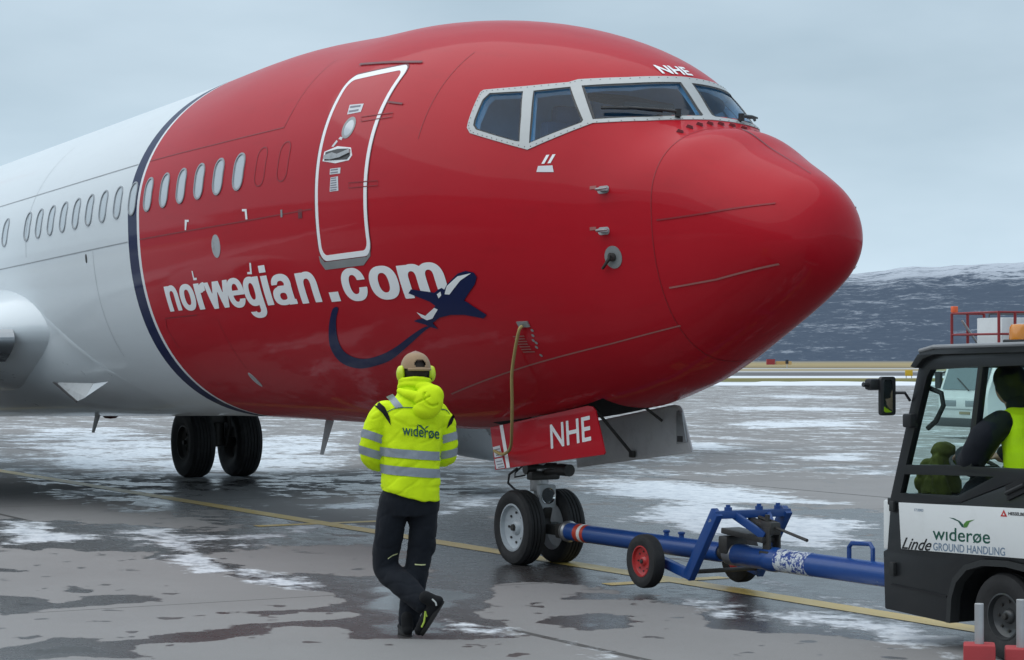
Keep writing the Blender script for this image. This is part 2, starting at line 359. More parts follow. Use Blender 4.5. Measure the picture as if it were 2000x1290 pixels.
cr.elements[0].position = lgp(stops[0][0]); cr.elements[0].color = stops[0][1]+(1,)
for d_, c_ in stops[1:]:
    e_ = cr.elements.new(lgp(d_)); e_.color = c_+(1,)
far = b.step(dd, 146, 151)
fcol = b.mix(b.step(b.noise(ob, .12, 6, .65), .52, .66), rpn.outputs[0], (.6, .63, .66))
fcol = b.mix(b.math('MULTIPLY', n_mid, .25), rpn.outputs[0], fcol)
col = b.mix(far, col, fcol)
dry_r = b.math('ADD', .72, b.math('MULTIPLY', n_fin, .2))
wet_r = b.math('ADD', .15, b.math('MULTIPLY', n_fin, .26))
wet_r = b.math('SUBTRACT', wet_r, b.math('MULTIPLY', pud, .20), clamp=True)
def fmix(f, x, y): return b.n('ShaderNodeMix', {'Factor': f, 'A': x, 'B': y}).outputs['Result']
rgh = fmix(wm, dry_r, wet_r); rgh = fmix(sm, rgh, .6); rgh = fmix(far, rgh, .8)
hgt = b.math('ADD', b.math('MULTIPLY', n_gr, .35), n_fin); hgt = fmix(b.math('MULTIPLY', wm, .8), hgt, .5)
hgt = b.math('ADD', hgt, b.math('MULTIPLY', sm, b.math('ADD', .8, b.math('ADD', b.math('MULTIPLY', n_fin, 1.5), b.math('MULTIPLY', n_vf, 1.0))))); hgt = b.math('SUBTRACT', hgt, b.math('MULTIPLY', jn, 1.5))
spl = fmix(wm, .15, .36); spl = fmix(b.math('MULTIPLY', pud, wm), spl, .7); spl = fmix(far, spl, .1)
b.bsdf(Base_Color=col, Roughness=rgh, Specular_IOR_Level=spl, Normal=b.bump(hgt, .45, .014))
M_ground = b.m
g = build_ground(); g.materials.append(M_ground); go = link(bpy.data.objects.new('apron_ground', g)); tag(go, kind='structure')

# painted yellow lines, thin sheets on the ground
b = NB('worn_yellow_paint'); ob = b.obj()
wn1 = b.noise(ob, 3.5, 9, .7); wn2 = b.noise(ob, .5, 4)
wear = b.step(b.math('ADD', wn1, b.math('MULTIPLY', b.math('SUBTRACT', wn2, .5), .5)), .60, .74)
b.bsdf(Base_Color=b.mix(wear, (.60, .43, .12), (.26, .22, .14)), Roughness=b.math('ADD', .22, b.math('MULTIPLY', wn1, .4)))
M_yline = b.m
def line(name, x0, x1, y0, y1):
    n = max(2, int((x1-x0)/.5)); v = []; f = []
    for i in range(n+1):
        x = x0+(x1-x0)*i/n; v += [(x, y0+random.uniform(-.006, .006), .004), (x, y1+random.uniform(-.006, .006), .004)]
    f = [(2*i, 2*i+2, 2*i+3, 2*i+1) for i in range(n)]
    o = mesh_obj(name, v, f, M_yline, None, False); tag(o, kind='structure'); return o
line('yellow_lead_in_line', -70, 14, .155, .395)
line('yellow_cross_mark', -2.12, -1.94, -.40, .152); line('yellow_cross_mark', -2.12, -1.94, .398, .78)
line('yellow_cross_mark', -9.25, -9.05, -.55, .152); line('yellow_cross_mark', -9.25, -9.05, .398, .95)

# ------------------------------------------------------------------ the hill across the runway
b = NB('snowy_birch_hillside'); ob = b.obj(); sp = b.n('ShaderNodeSeparateXYZ', {0: ob})
m1 = b.n('ShaderNodeMapping', {'Vector': ob, 'Rotation': (0, 0, -YAW), 'Scale': (.8, .8, 2.2)}); hv = m1.outputs[0]
h1 = b.noise(hv, .014, 9, .74, .6); h2 = b.noise(hv, .045, 7, .7); h3 = b.noise(hv, .16, 4, .7)
top = b.step(sp.outputs[2], 78, 135)
sf = b.math('ADD', b.math('ADD', h1, b.math('MULTIPLY', b.math('SUBTRACT', h2, .5), .8)), b.math('ADD', b.math('MULTIPLY', top, .26), b.math('MULTIPLY', b.math('SUBTRACT', h3, .5), .6)))
snow = b.math('MULTIPLY', b.step(sf, .55, .74), b.math('ADD', .45, b.math('MULTIPLY', top, .5)))
forest = b.mix(h2, (.028, .046, .078), (.06, .085, .125))
forest = b.mix(b.math('MULTIPLY', h3, .5), forest, (.12, .14, .17))
b.bsdf(Base_Color=b.mix(b.math('MULTIPLY', snow, .85), forest, (.52, .56, .62)), Roughness=.95, Specular_IOR_Level=.1)
M_hill = b.m
def build_hill():
    na, nr = 420, 46; V = []; F = []
    for i in range(na):
        a = R(-75)+R(150)*i/(na-1)
        ridge = max(118, min(176, 134+(a-.155)*200))+6*mnoise.noise((a*11+1.35, 0, 0))+4*mnoise.noise((a*33, 3, 0))+2.5*mnoise.noise((a*80, 9, 0))+1.6*mnoise.noise((a*170, 5, 0))
        for j in range(nr):
            t = j/(nr-1); d = 2150+1300*t
            h = ridge*(1-(1-t)**1.7)+6*mnoise.noise((a*40, t*7, 2))*t
            be = math.pi/2+YAW-a
            V.append((CX+d*math.cos(be), CY+d*math.sin(be), h-2*(1-t)))
    for i in range(na-1):
        for j in range(nr-1): k = i*nr+j; F.append((k, k+1, k+nr+1, k+nr))
    return mesh_obj('hill', V, F, M_hill, None, True, None)
tag(build_hill(), kind='structure')

# ------------------------------------------------------------------ the airliner
# hull stations (distance aft of the datum) and section shape, nose gear near s = 3.9; the aircraft sits nose-up by PHI
PHI = .0243441; PIV = -9.6; S0 = -.57075
TKN = np.array([0, .0576, .192, .432, .768, 1.152, 1.44, 1.632, 1.824, 2.016, 2.208, 2.496, 2.88, 3.456, 4.224, 5.184, 6.336, 7.68, 10.176, 28.8])
HULL = np.array([
 [2.5462, 2.7702, 2.9154, 3.0486, 3.2106, 3.4078, 3.4686, 3.5828, 3.7823, 3.9558, 4.0755, 4.2137, 4.3674, 4.5556, 4.7453, 4.8888, 4.9668, 5.0637, 5.0929, 5.0929],
 [2.5462, 2.2904, 2.1411, 1.9978, 1.8406, 1.6806, 1.5652, 1.4929, 1.4275, 1.3806, 1.3383, 1.281, 1.2192, 1.1553, 1.1039, 1.0722, 1.0914, 1.1302, 1.1903, 1.1903],
 [0.0, .2513, .3968, .5176, .6156, .6979, .7873, .8455, .9036, .9791, 1.0781, 1.2186, 1.3843, 1.5521, 1.6945, 1.7849, 1.8479, 1.8945, 1.9209, 1.9209],
 [2.5462, 2.4896, 2.5162, 2.5852, 2.6853, 2.7705, 2.8237, 2.8371, 2.8352, 2.8424, 2.8624, 2.9002, 2.9511, 3.0198, 3.0788, 3.1624, 3.2633, 3.3429, 3.4024, 3.4024],
 [1.9688, 1.9622, 1.9695, 2.0249, 2.1342, 2.2634, 2.2727, 2.1927, 2.0696, 2.0155, 2.0386, 2.0576, 2.06, 2.0834, 2.1423, 2.1898, 2.1139, 2.0605, 1.8966, 1.8966],
 [1.991, 2.0119, 2.0368, 2.0617, 2.1227, 2.2041, 2.2002, 2.166, 2.1197, 2.0757, 2.0461, 2.0167, 1.9921, 1.9868, 2.0153, 2.0882, 2.206, 2.3029, 2.3827, 2.3827]])
def hermite(x, y, t):
    h = np.diff(x); dl = np.diff(y)/h; n = len(x); d = np.zeros(n)
    d[1:-1] = (dl[:-1]*h[1:]+dl[1:]*h[:-1])/(h[1:]+h[:-1]); d[0] = dl[0]+(dl[0]-d[1])*.5; d[-1] = dl[-1]
    i = np.clip(np.searchsorted(x, t, side='right')-1, 0, n-2); u = np.clip((t-x[i])/h[i], 0, 1)
    return y[i]*(1+2*u)*(1-u)**2+d[i]*h[i]*u*(1-u)**2+y[i+1]*u*u*(3-2*u)+d[i+1]*h[i]*u*u*(u-1)
_KSQ = math.sqrt(.96)
_ST = np.concatenate([S0+np.linspace(0, 1, 200)**2*.5, np.linspace(S0+.5, 12, 2400)[1:]])
_TB = np.stack([hermite(np.sqrt(TKN), HULL[k], np.sqrt(np.minimum(_ST-S0, 11.2))) for k in range(6)])
def hull(s):
    """zt, zb, w, zc, nu, nl at station s (arrays allowed)"""
    s = np.asarray(s, float); r = [np.interp(s, _ST, _TB[k]) for k in range(6)]
    # tail cone
    t = np.clip((s-22.5)/14.5, 0, 1)
    if np.any(t > 0):
        zt, zb, w, zc, nu, nl = r; q = t**1.5
        zc2 = zc+q*1.05; r = [zc2+(zt-zc)*(1-.86*q), zc2-(zc-zb)*(1-.9*q), w*(1-.9*q), zc2, nu, nl]
    return r
def T(P):
    """aircraft frame -> world"""
    x, y, z = P[0]+9.6, P[1], P[2]; c, s = math.cos(PHI), math.sin(PHI)
    return (PIV+x*c-z*s, y, z*c+x*s)
def hull_pt(s, a):
    zt, zb, w, zc, nu, nl = hull(s); ca, sa = math.cos(a), math.sin(a); e = 2/(nu if sa >= 0 else nl)
    return (-s, float(w*math.copysign(abs(ca)**e, ca)), float(zc+((zt-zc) if sa >= 0 else (zc-zb))*math.copysign(abs(sa)**e, sa)))
def Fim(s, y, z):
    zt, zb, w, zc, nu, nl = hull(s); n = nu if z >= zc else nl; h = (zt-zc) if z >= zc else (zc-zb)
    return (abs(y)/max(w, 1e-6))**n+(abs(z-zc)/max(h, 1e-6))**n-1
def fnorm(s, y, z):
    e = 2e-3
    g = Vector((-(Fim(s+e, y, z)-Fim(s-e, y, z)), Fim(s, y+e, z)-Fim(s, y-e, z), Fim(s, y, z+e)-Fim(s, y, z-e)))
    return g.normalized()
def side(s, z, off=0.0, sgn=-1):
    """point on the hull side (starboard is y < 0), lifted off along the normal; aircraft frame"""
    zt, zb, w, zc, nu, nl = [float(k) for k in hull(s)]
    n, h = (nu, zt-zc) if z >= zc else (nl, zc-zb)
    y = sgn*w*max(0.0, 1-min(1, abs(z-zc)/h)**n)**(1/n)
    N = fnorm(s, y, z) if off else None
    return (-s+N.x*off, y+N.y*off, z+N.z*off) if off else (-s, y, z)
AXS = 3.0
def cock(u, z, off=0.0):
    """cockpit band: u is the bearing round a vertical axis at s = 3.0, 0 straight ahead, starboard negative"""
    cu, su = math.cos(u), math.sin(u); lo, hi = .05, 3.4
    for _ in range(34):
        m = (lo+hi)/2
        if Fim(max(AXS-m*cu, S0+1e-4), m*su, z) < 0 and AXS-m*cu > S0: lo = m
        else: hi = m
    s, y = AXS-lo*cu, lo*su
    if off:
        N = fnorm(s, y, z); return (-s+N.x*off, y+N.y*off, z+N.z*off)
    return (-s, y, z)

def flat_bm(polys):
    """triangulated flat bmesh from [outer, hole, hole...] lists of 2-D points"""
    tri = tessellate_polygon([[Vector((p[0], p[1], 0)) for p in q] for q in polys]); pts = [p for q in polys for p in q]
    bm = bmesh.new(); vs = [bm.verts.new((p[0], p[1], 0)) for p in pts]
    for t in tri:
        if len(set(t)) == 3:
            try: bm.faces.new([vs[i] for i in t])
            except ValueError: pass
    return bm
def slice_bm(bm, du, dv):
    for ax, st in ((0, du), (1, dv)):
        if not st: continue
        lo = min(v.co[ax] for v in bm.verts); hi = max(v.co[ax] for v in bm.verts); k = math.floor(lo/st)+1
        while k*st < hi:
            no = (1, 0, 0) if ax == 0 else (0, 1, 0); co = (k*st, 0, 0) if ax == 0 else (0, k*st, 0)
            bmesh.ops.bisect_plane(bm, geom=list(bm.verts)+list(bm.edges)+list(bm.faces), plane_co=co, plane_no=no, dist=1e-6); k += 1
def wrap(name, bm, fn, mat, parent, du=.06, dv=.06, thick=0.0, world=True, label=None, sharp=35):
    """slice the flat mesh, send every vertex through fn(u, v, off) onto the hull, optionally with thickness"""
    slice_bm(bm, du, dv)
    bmesh.ops.remove_doubles(bm, verts=bm.verts, dist=1e-6)
    if thick:
        edge = [e for e in bm.edges if len(e.link_faces) == 1]
        base = {v: v.co.copy() for v in bm.verts}
        r = bmesh.ops.extrude_edge_only(bm, edges=edge)
        low = set(x for x in r['geom'] if isinstance(x, bmesh.types.BMVert))
        for v in bm.verts:
            u, w_ = v.co.x, v.co.y; p = fn(u, w_, -.012 if v in low else thick); v.co = Vector(T(p) if world else p)
    else:
        for v in bm.verts: p = fn(v.co.x, v.co.y, .0035); v.co = Vector(T(p) if world else p)
    # outward-facing
    me = bpy.data.meshes.new(name)
    bmesh.ops.recalc_face_normals(bm, faces=bm.faces); bm.to_mesh(me); bm.free()
    o = finish(name, me, mat, parent, True, sharp)
    if label: o['label'] = label
    return o
def decal(name, polys, mat, parent, off=.0035, fn=side, du=.06, dv=.06, label=None):
    return wrap(name, flat_bm(polys), lambda u, v, o: fn(u, v, off), mat, parent, du, dv, label=label)
def strip(name, pts, width, mat, parent, off=.004, fn=side, closed=False, label=None):
    """thin raised line following 2-D points on the hull"""
    P = [Vector(p) for p in pts]; fine = []
    m = len(P)
    for i in range(m if closed else m-1):
        a, b_ = P[i], P[(i+1) % m]; k = max(1, int((b_-a).length/.06))
        for j in range(k): fine.append(a.lerp(b_, j/k))
    if not closed: fine.append(P[-1])
    V = []; F = []; n = len(fine)
    for i, p in enumerate(fine):
        a = fine[i-1] if (i > 0 or closed) else p; c = fine[(i+1) % n] if (i < n-1 or closed) else p
        t = (c-a); t = t.normalized() if t.length > 1e-9 else Vector((1, 0)); q = Vector((-t.y, t.x))*width/2
        V += [T(fn(p.x+q.x, p.y+q.y, off)), T(fn(p.x-q.x, p.y-q.y, off))]
    for i in range(n if closed else n-1): j = (i+1) % n; F.append((2*i, 2*i+1, 2*j+1, 2*j))
    o = mesh_obj(name, V, F, mat, parent, True, 50)
    if label: o['label'] = label
    return o
def text_bm(txt, x0=None, x1=None, y0=None, y1=None, bold=0.0, shear=0.0, capbase=True):
    """font outline as a flat bmesh, fitted to the box x0..x1 / y0..y1 (x1 < x0 mirrors it)"""
    cu = bpy.data.curves.new('lettering', 'FONT'); cu.body = txt; cu.size = 1; cu.offset = bold; cu.shear = shear; cu.resolution_u = 6; cu.fill_mode = 'FRONT'
    o = bpy.data.objects.new('lettering', cu); COL.objects.link(o); bpy.context.view_layer.update()
    me = bpy.data.meshes.new_from_object(o.evaluated_get(bpy.context.evaluated_depsgraph_get()))
    bpy.data.objects.remove(o); bpy.data.curves.remove(cu)
    bm = bmesh.new(); bm.from_mesh(me); bpy.data.meshes.remove(me)
    bmesh.ops.remove_doubles(bm, verts=bm.verts, dist=1e-6); bmesh.ops.triangulate(bm, faces=bm.faces)
    X = [v.co.x for v in bm.verts]; Y = [v.co.y for v in bm.verts]
    a, c, d, e = min(X), max(X), min(Y), max(Y)
    if x0 is not None:
        for v in bm.verts:
            v.co.x = x0+(v.co.x-a)/(c-a)*(x1-x0); v.co.y = y0+(v.co.y-d)/(e-d)*(y1-y0); v.co.z = 0
    return bm

def bold_bm(txt, x0, x1, y0, y1, grow, res=64):
    """heavy lettering: the outline is grown by a distance field and re-contoured"""
    bm = text_bm(txt); bmesh.ops.triangulate(bm, faces=bm.faces)
    bm.verts.index_update(); tris = np.array([[(v.co.x, v.co.y) for v in f.verts] for f in bm.faces]); ed = np.array([[(v.co.x, v.co.y) for v in e.verts] for e in bm.edges if len(e.link_faces) == 1]); bm.free()
    lo = ed.reshape(-1, 2).min(0)-grow*1.6; hi = ed.reshape(-1, 2).max(0)+grow*1.6; h = (hi[1]-lo[1])/res; nx = int((hi[0]-lo[0])/h)+2; ny = res+2
    gx, gy = np.meshgrid(lo[0]+np.arange(nx)*h, lo[1]+np.arange(ny)*h, indexing='ij'); P = np.stack([gx.ravel(), gy.ravel()], -1)
    D = np.full(len(P), 1e9)
    for a, c in ed:
        e = c-a; t = np.clip(((P-a)@e)/max(e@e, 1e-12), 0, 1); D = np.minimum(D, np.linalg.norm(P-a-t[:, None]*e, axis=1))
    ins = np.zeros(len(P), bool)
    for a, c, d in tris:
        cr = lambda p, q: (q[0]-p[0])*(P[:, 1]-p[1])-(q[1]-p[1])*(P[:, 0]-p[0])
        u, v, w = cr(a, c), cr(c, d), cr(d, a); ins |= ((u >= 0) & (v >= 0) & (w >= 0)) | ((u <= 0) & (v <= 0) & (w <= 0))
    phi = (np.where(ins, -D, D)-grow).reshape(nx, ny)
    out = bmesh.new(); vc = {}; ec = {}
    def vert(i, j):
        if (i, j) not in vc: vc[i, j] = out.verts.new((gx[i, j], gy[i, j], 0))
        return vc[i, j]
    def cut(p, q):
        k = (min(p, q), max(p, q))
        if k not in ec:
            a, c = phi[p], phi[q]; t = min(.98, max(.02, a/(a-c))); ec[k] = out.verts.new((gx[p]+(gx[q]-gx[p])*t, gy[p]+(gy[q]-gy[p])*t, 0))
        return ec[k]
    for i in range(nx-1):
        for j in range(ny-1):
            c4 = [(i, j), (i+1, j), (i+1, j+1), (i, j+1)]; ng = [phi[c] < 0 for c in c4]
            if not any(ng): continue
            poly = []
            for k in range(4):
                p, q = c4[k], c4[(k+1) % 4]
                if phi[p] < 0: poly.append(vert(*p))
                if (phi[p] < 0) != (phi[q] < 0): poly.append(cut(p, q))
            if len(poly) > 2:
                try: out.faces.new(poly)
                except ValueError: pass
    X = [v.co.x for v in out.verts]; Y = [v.co.y for v in out.verts]; a, c, d, e = min(X), max(X), min(Y), max(Y)
    for v in out.verts: v.co.x = x0+(v.co.x-a)/(c-a)*(x1-x0); v.co.y = y0+(v.co.y-d)/(e-d)*(y1-y0)
    return out

def glyph_bm(ch, x0, x1, y0, y1, res=56):
    """heavy grotesque letters drawn as implicit shapes in the unit square and contoured"""
    nx = ny = res; m_ = .04; gx, gy = np.meshgrid(np.linspace(-m_, 1+m_, nx), np.linspace(-m_, 1+m_, ny), indexing='ij'); X, Y = gx, gy
    bx = lambda a, c, d, e: np.maximum(np.abs(X-(a+c)/2)-(c-a)/2, np.abs(Y-(d+e)/2)-(e-d)/2)
    se = lambda cx, cy, rx, ry, p=2.35: ((np.abs((X-cx)/rx)**p+np.abs((Y-cy)/ry)**p)**(1/p)-1)*min(rx, ry)
    U_ = lambda *a: np.minimum.reduce(a); I_ = lambda *a: np.maximum.reduce(a); D_ = lambda a, *c: np.maximum.reduce([a]+[-q for q in c])
    if ch == 'n': f = D_(U_(bx(0, .34, 0, .985), I_(se(.54, .5, .46, .5), bx(0, 1, .5, 1.1)), bx(.34, 1, 0, .5)), bx(.34, .67, -.2, .56), se(.505, .56, .165, .22))
    elif ch == 'm': f = D_(U_(bx(0, .22, 0, .985), I_(se(.33, .5, .29, .5), bx(0, 1, .5, 1.1)), I_(se(.71, .5, .29, .5), bx(0, 1, .5, 1.1)), bx(.22, 1, 0, .5)), bx(.22, .395, -.2, .6), se(.3075, .6, .0875, .19), bx(.605, .78, -.2, .6), se(.6925, .6, .0875, .19))
    elif ch == 'o': f = D_(se(.5, .5, .5, .5), se(.5, .5, .18, .29))
    elif ch == 'c': f = D_(se(.5, .5, .5, .5), se(.5, .5, .18, .29), bx(.5, 1.2, .40, .62))
    elif ch == 'e': f = D_(U_(D_(se(.5, .5, .5, .5), se(.5, .5, .19, .30)), bx(.1, .985, .42, .58)), bx(.5, 1.2, .29, .42))
    elif ch == 'r': f = U_(bx(0, .52, 0, .985), D_(I_(se(1.02, .42, .80, .58), bx(.3, 1, .5, 1.1)), se(1.04, .36, .52, .32), bx(.52, 1.2, -.2, .62)))
    elif ch == 'w': f = U_(*[I_(np.abs(X-(a+(c-a)*(1-Y)))-.098, bx(-.1, 1.1, 0, 1)) for a, c in ((.098, .28), (.47, .28), (.53, .72), (.902, .72))])
    elif ch == 'i': f = U_(bx(0, 1, 0, .74), bx(0, 1, .82, 1))
    elif ch == 'a': f = U_(bx(.62, .93, 0, .66), bx(.8, 1, 0, .16), D_(I_(se(.49, .64, .45, .36), bx(0, 1, .60, 1.1)), se(.47, .60, .17, .18), bx(-.2, .5, .5, .665)), D_(se(.42, .30, .42, .30), se(.47, .28, .16, .115)), I_(bx(.3, .8, .46, .62), se(.52, .54, .5, .10)))
    elif ch == 'g': f = U_(D_(se(.46, .645, .46, .355), se(.47, .645, .16, .20)), bx(.66, 1, .2, .985), D_(I_(se(.5, .24, .5, .24), bx(0, 1, -.1, .25)), se(.5, .25, .17, .12), bx(-.2, .34, .16, .4)))
    phi = f; out = bmesh.new(); vc = {}; ec = {}
    def vert(i, j):
        if (i, j) not in vc: vc[i, j] = out.verts.new((gx[i, j], gy[i, j], 0))
        return vc[i, j]
    def cut(p, q):
        k = (min(p, q), max(p, q))
        if k not in ec:
            a, c = phi[p], phi[q]; t = min(.99, max(.01, a/(a-c))); ec[k] = out.verts.new((gx[p]+(gx[q]-gx[p])*t, gy[p]+(gy[q]-gy[p])*t, 0))
        return ec[k]
    for i in range(nx-1):
        for j in range(ny-1):
            c4 = [(i, j), (i+1, j), (i+1, j+1), (i, j+1)]
            if not any(phi[c] < 0 for c in c4): continue
            poly = []
            for k in range(4):
                p, q = c4[k], c4[(k+1) % 4]
                if phi[p] < 0: poly.append(vert(*p))
                if (phi[p] < 0) != (phi[q] < 0): poly.append(cut(p, q))
            if len(poly) > 2:
                try: out.faces.new(poly)
                except ValueError: pass
    for v in out.verts: v.co.x = x0+v.co.x*(x1-x0); v.co.y = y0+v.co.y*(y1-y0)
    return out

# paint: red nose, white and navy rings, white aft
b = NB('airliner_paint'); ob = b.obj(); sp = b.n('ShaderNodeSeparateXYZ', {0: ob})
st = b.math('ADD', b.math('ADD', b.math('MULTIPLY', sp.outputs[0], -math.cos(PHI)), b.math('MULTIPLY', sp.outputs[2], -math.sin(PHI))), 9.6-9.6*math.cos(PHI))
nA = b.noise(ob, .8, 6, .6); nB = b.noise(ob, 9, 5, .6)
red = b.mix(nA, (.42, .0075, .0165), (.455, .0095, .020))
nC = b.noise(b.n('ShaderNodeMapping', {'Vector': ob, 'Scale': (.5, 3.0, 3.0)}).outputs[0], 2.6, 8, .68); soot = b.math('MULTIPLY', b.step(nC, .48, .78), .16); red = b.mix(soot, red, (.22, .012, .016))
wht = b.mix(nA, (.66, .71, .74), (.70, .745, .77)); wht = b.mix(b.math('MULTIPLY', b.step(nC, .5, .8), .14), wht, (.46, .48, .49))
c1 = b.mix(b.math('GREATER_THAN', st, 9.045), red, (.74, .76, .78)); c2 = b.mix(b.math('GREATER_THAN', st, 9.118), c1, (.009, .015, .065))
c3 = b.mix(b.math('GREATER_THAN', st, 9.40), c2, wht)
# lap joints and frames of the skin, as fine relief
def seamline(v, off, per, wd):
    q = b.math('FRACT', b.math('ADD', b.math('DIVIDE', b.math('SUBTRACT', v, off), per), .5)); q = b.math('MULTIPLY', b.math('ABSOLUTE', b.math('SUBTRACT', q, .5)), per)
    return b.math('LESS_THAN', q, wd)
wav = b.noise(b.n('ShaderNodeMapping', {'Vector': ob, 'Scale': (1.0, 1.0, .7)}).outputs[0], 1.7, 3, .5)
b.bsdf(Base_Color=c3, Roughness=b.math('ADD', .46, b.math('MULTIPLY', nA, .08)), Coat_Weight=.27, Coat_Roughness=.06, Coat_IOR=1.42, Specular_IOR_Level=.1,
       Normal=b.bump(wav, .03, .05), Coat_Normal=b.bump(wav, .05, .05))
M_hull = b.m
M_redpaint = simple('red_paint', (.44, .0085, .0185), .4, coat=.3, var=.04, vscale=.8, spec=.1)
M_frame = simple('cockpit_frame_alloy', (.42, .435, .435), .42, metal=.2, var=.08, vscale=10)
M_seam = simple('skin_seam', (.25, .006, .012), .5, var=.1)
M_seamw = simple('skin_seam_grey', (.30, .32, .34), .5, var=.1)
M_pane = simple('cabin_window_shade', (.46, .50, .53), .12, coat=1.0, var=.05, vscale=3)
M_rim = simple('cabin_window_rim', (.34, .36, .38), .4, metal=.3, var=.1)
M_sealant = simple('black_window_sealant', (.02, .022, .025), .5)
M_glassc = glass('cockpit_glass', (.55, .76, .92), .65)
M_interior = simple('cockpit_lining', (.46, .60, .70), .7, var=.3, vscale=3)
M_seatm = simple('pilot_seat_fabric', (.13, .18, .26), .85, var=.2)
M_panelm = simple('instrument_panel_paint', (.09, .10, .10), .6, var=.15)
M_lit = simple('instrument_placard', (.55, .60, .62), .5, var=.1)
M_grey = simple('grey_scuff_plate', (.30, .31, .31), .4, metal=.4, var=.15)
M_decal = simple('white_instruction_placard', (.66, .67, .70), .45, var=.05)
M_ink = simple('grey_print', (.20, .20, .24), .5)

AIR = empty('airliner', 'large red and white jet airliner with nose gear on a tow bar', 'airplane', (-3.88, 0, 0))
APAR = bpy.data.objects  # marker
def part(o): return o
def hull_grid():
    s = np.concatenate([S0+np.linspace(0, 1, 34)**2*.5, np.arange(S0+.53, 4.4, .035), np.arange(4.42, 10.5, .10), np.arange(10.6, 37, .35), [37.0]])
    n = 128; V = []; F = []
    V.append(T((-S0, 0, float(hull(S0)[3]))))
    for q in s[1:]:
        for k in range(n): V.append(T(hull_pt(q, 2*math.pi*k/n)))
    m = len(s)-1
    for k in range(n): F.append((0, 1+k, 1+(k+1) % n))
    for i in range(m-1):
        for k in range(n):
            l = (k+1) % n; F.append((1+i*n+k, 1+(i+1)*n+k, 1+(i+1)*n+l, 1+i*n+l))
    F.append(tuple(1+(m-1)*n+k for k in range(n-1, -1, -1)))
    return V, F
# cockpit panes, starboard side: (s, y, z) -> (bearing, z); the port side mirrors them
def cu_(P): return [(math.atan2(y, AXS-s), z) for s, y, z in P]
P1 = cu_([(1.766, -.732, 3.862), (1.474, -.45, 3.86), (1.358, -.05, 3.875), (1.053, -.042, 3.576), (1.037, -.065, 3.562), (1.149, -.501, 3.545), (1.498, -.794, 3.553), (1.624, -.772, 3.709)])
P2 = cu_([(2.116, -.978, 3.852), (1.841, -.792, 3.859), (1.563, -.842, 3.553), (1.566, -.857, 3.532), (1.923, -1.135, 3.394), (1.995, -1.075, 3.614)])
P3 = cu_([(2.516, -1.167, 3.875), (2.204, -1.025, 3.857), (2.085, -1.111, 3.637), (2.01, -1.173, 3.416), (2.049, -1.19, 3.422), (2.467, -1.326, 3.559), (2.512, -1.326, 3.6), (2.525, -1.31, 3.645), (2.545, -1.216, 3.823)])
OUT = cu_([(1.42, 0, 3.932), (1.542, -.439, 3.918), (1.843, -.717, 3.924), (1.89, -.779, 3.904), (2.23, -1.002, 3.903), (2.60, -1.18, 3.913), (2.62, -1.2, 3.895), (2.612, -1.229, 3.846), (2.6, -1.276, 3.763), (2.582, -1.336, 3.636), (2.57, -1.354, 3.584), (2.519, -1.355, 3.535), (2.205, -1.263, 3.434), (1.922, -1.152, 3.342), (1.698, -.995, 3.431), (1.482, -.804, 3.522), (1.145, -.536, 3.512), (1.004, 0, 3.528)])
mir = lambda P: [(-u, z) for u, z in reversed(P)]
PANES = [P1, P2, P3, mir(P1), mir(P2), mir(P3)]
def shrink(P, d):
    c = Vector((sum(p[0] for p in P)/len(P), sum(p[1] for p in P)/len(P)))
    return [tuple(c+(Vector(p)-c)*(1-d/max((Vector(p)-c).length, d*2))) for p in P]

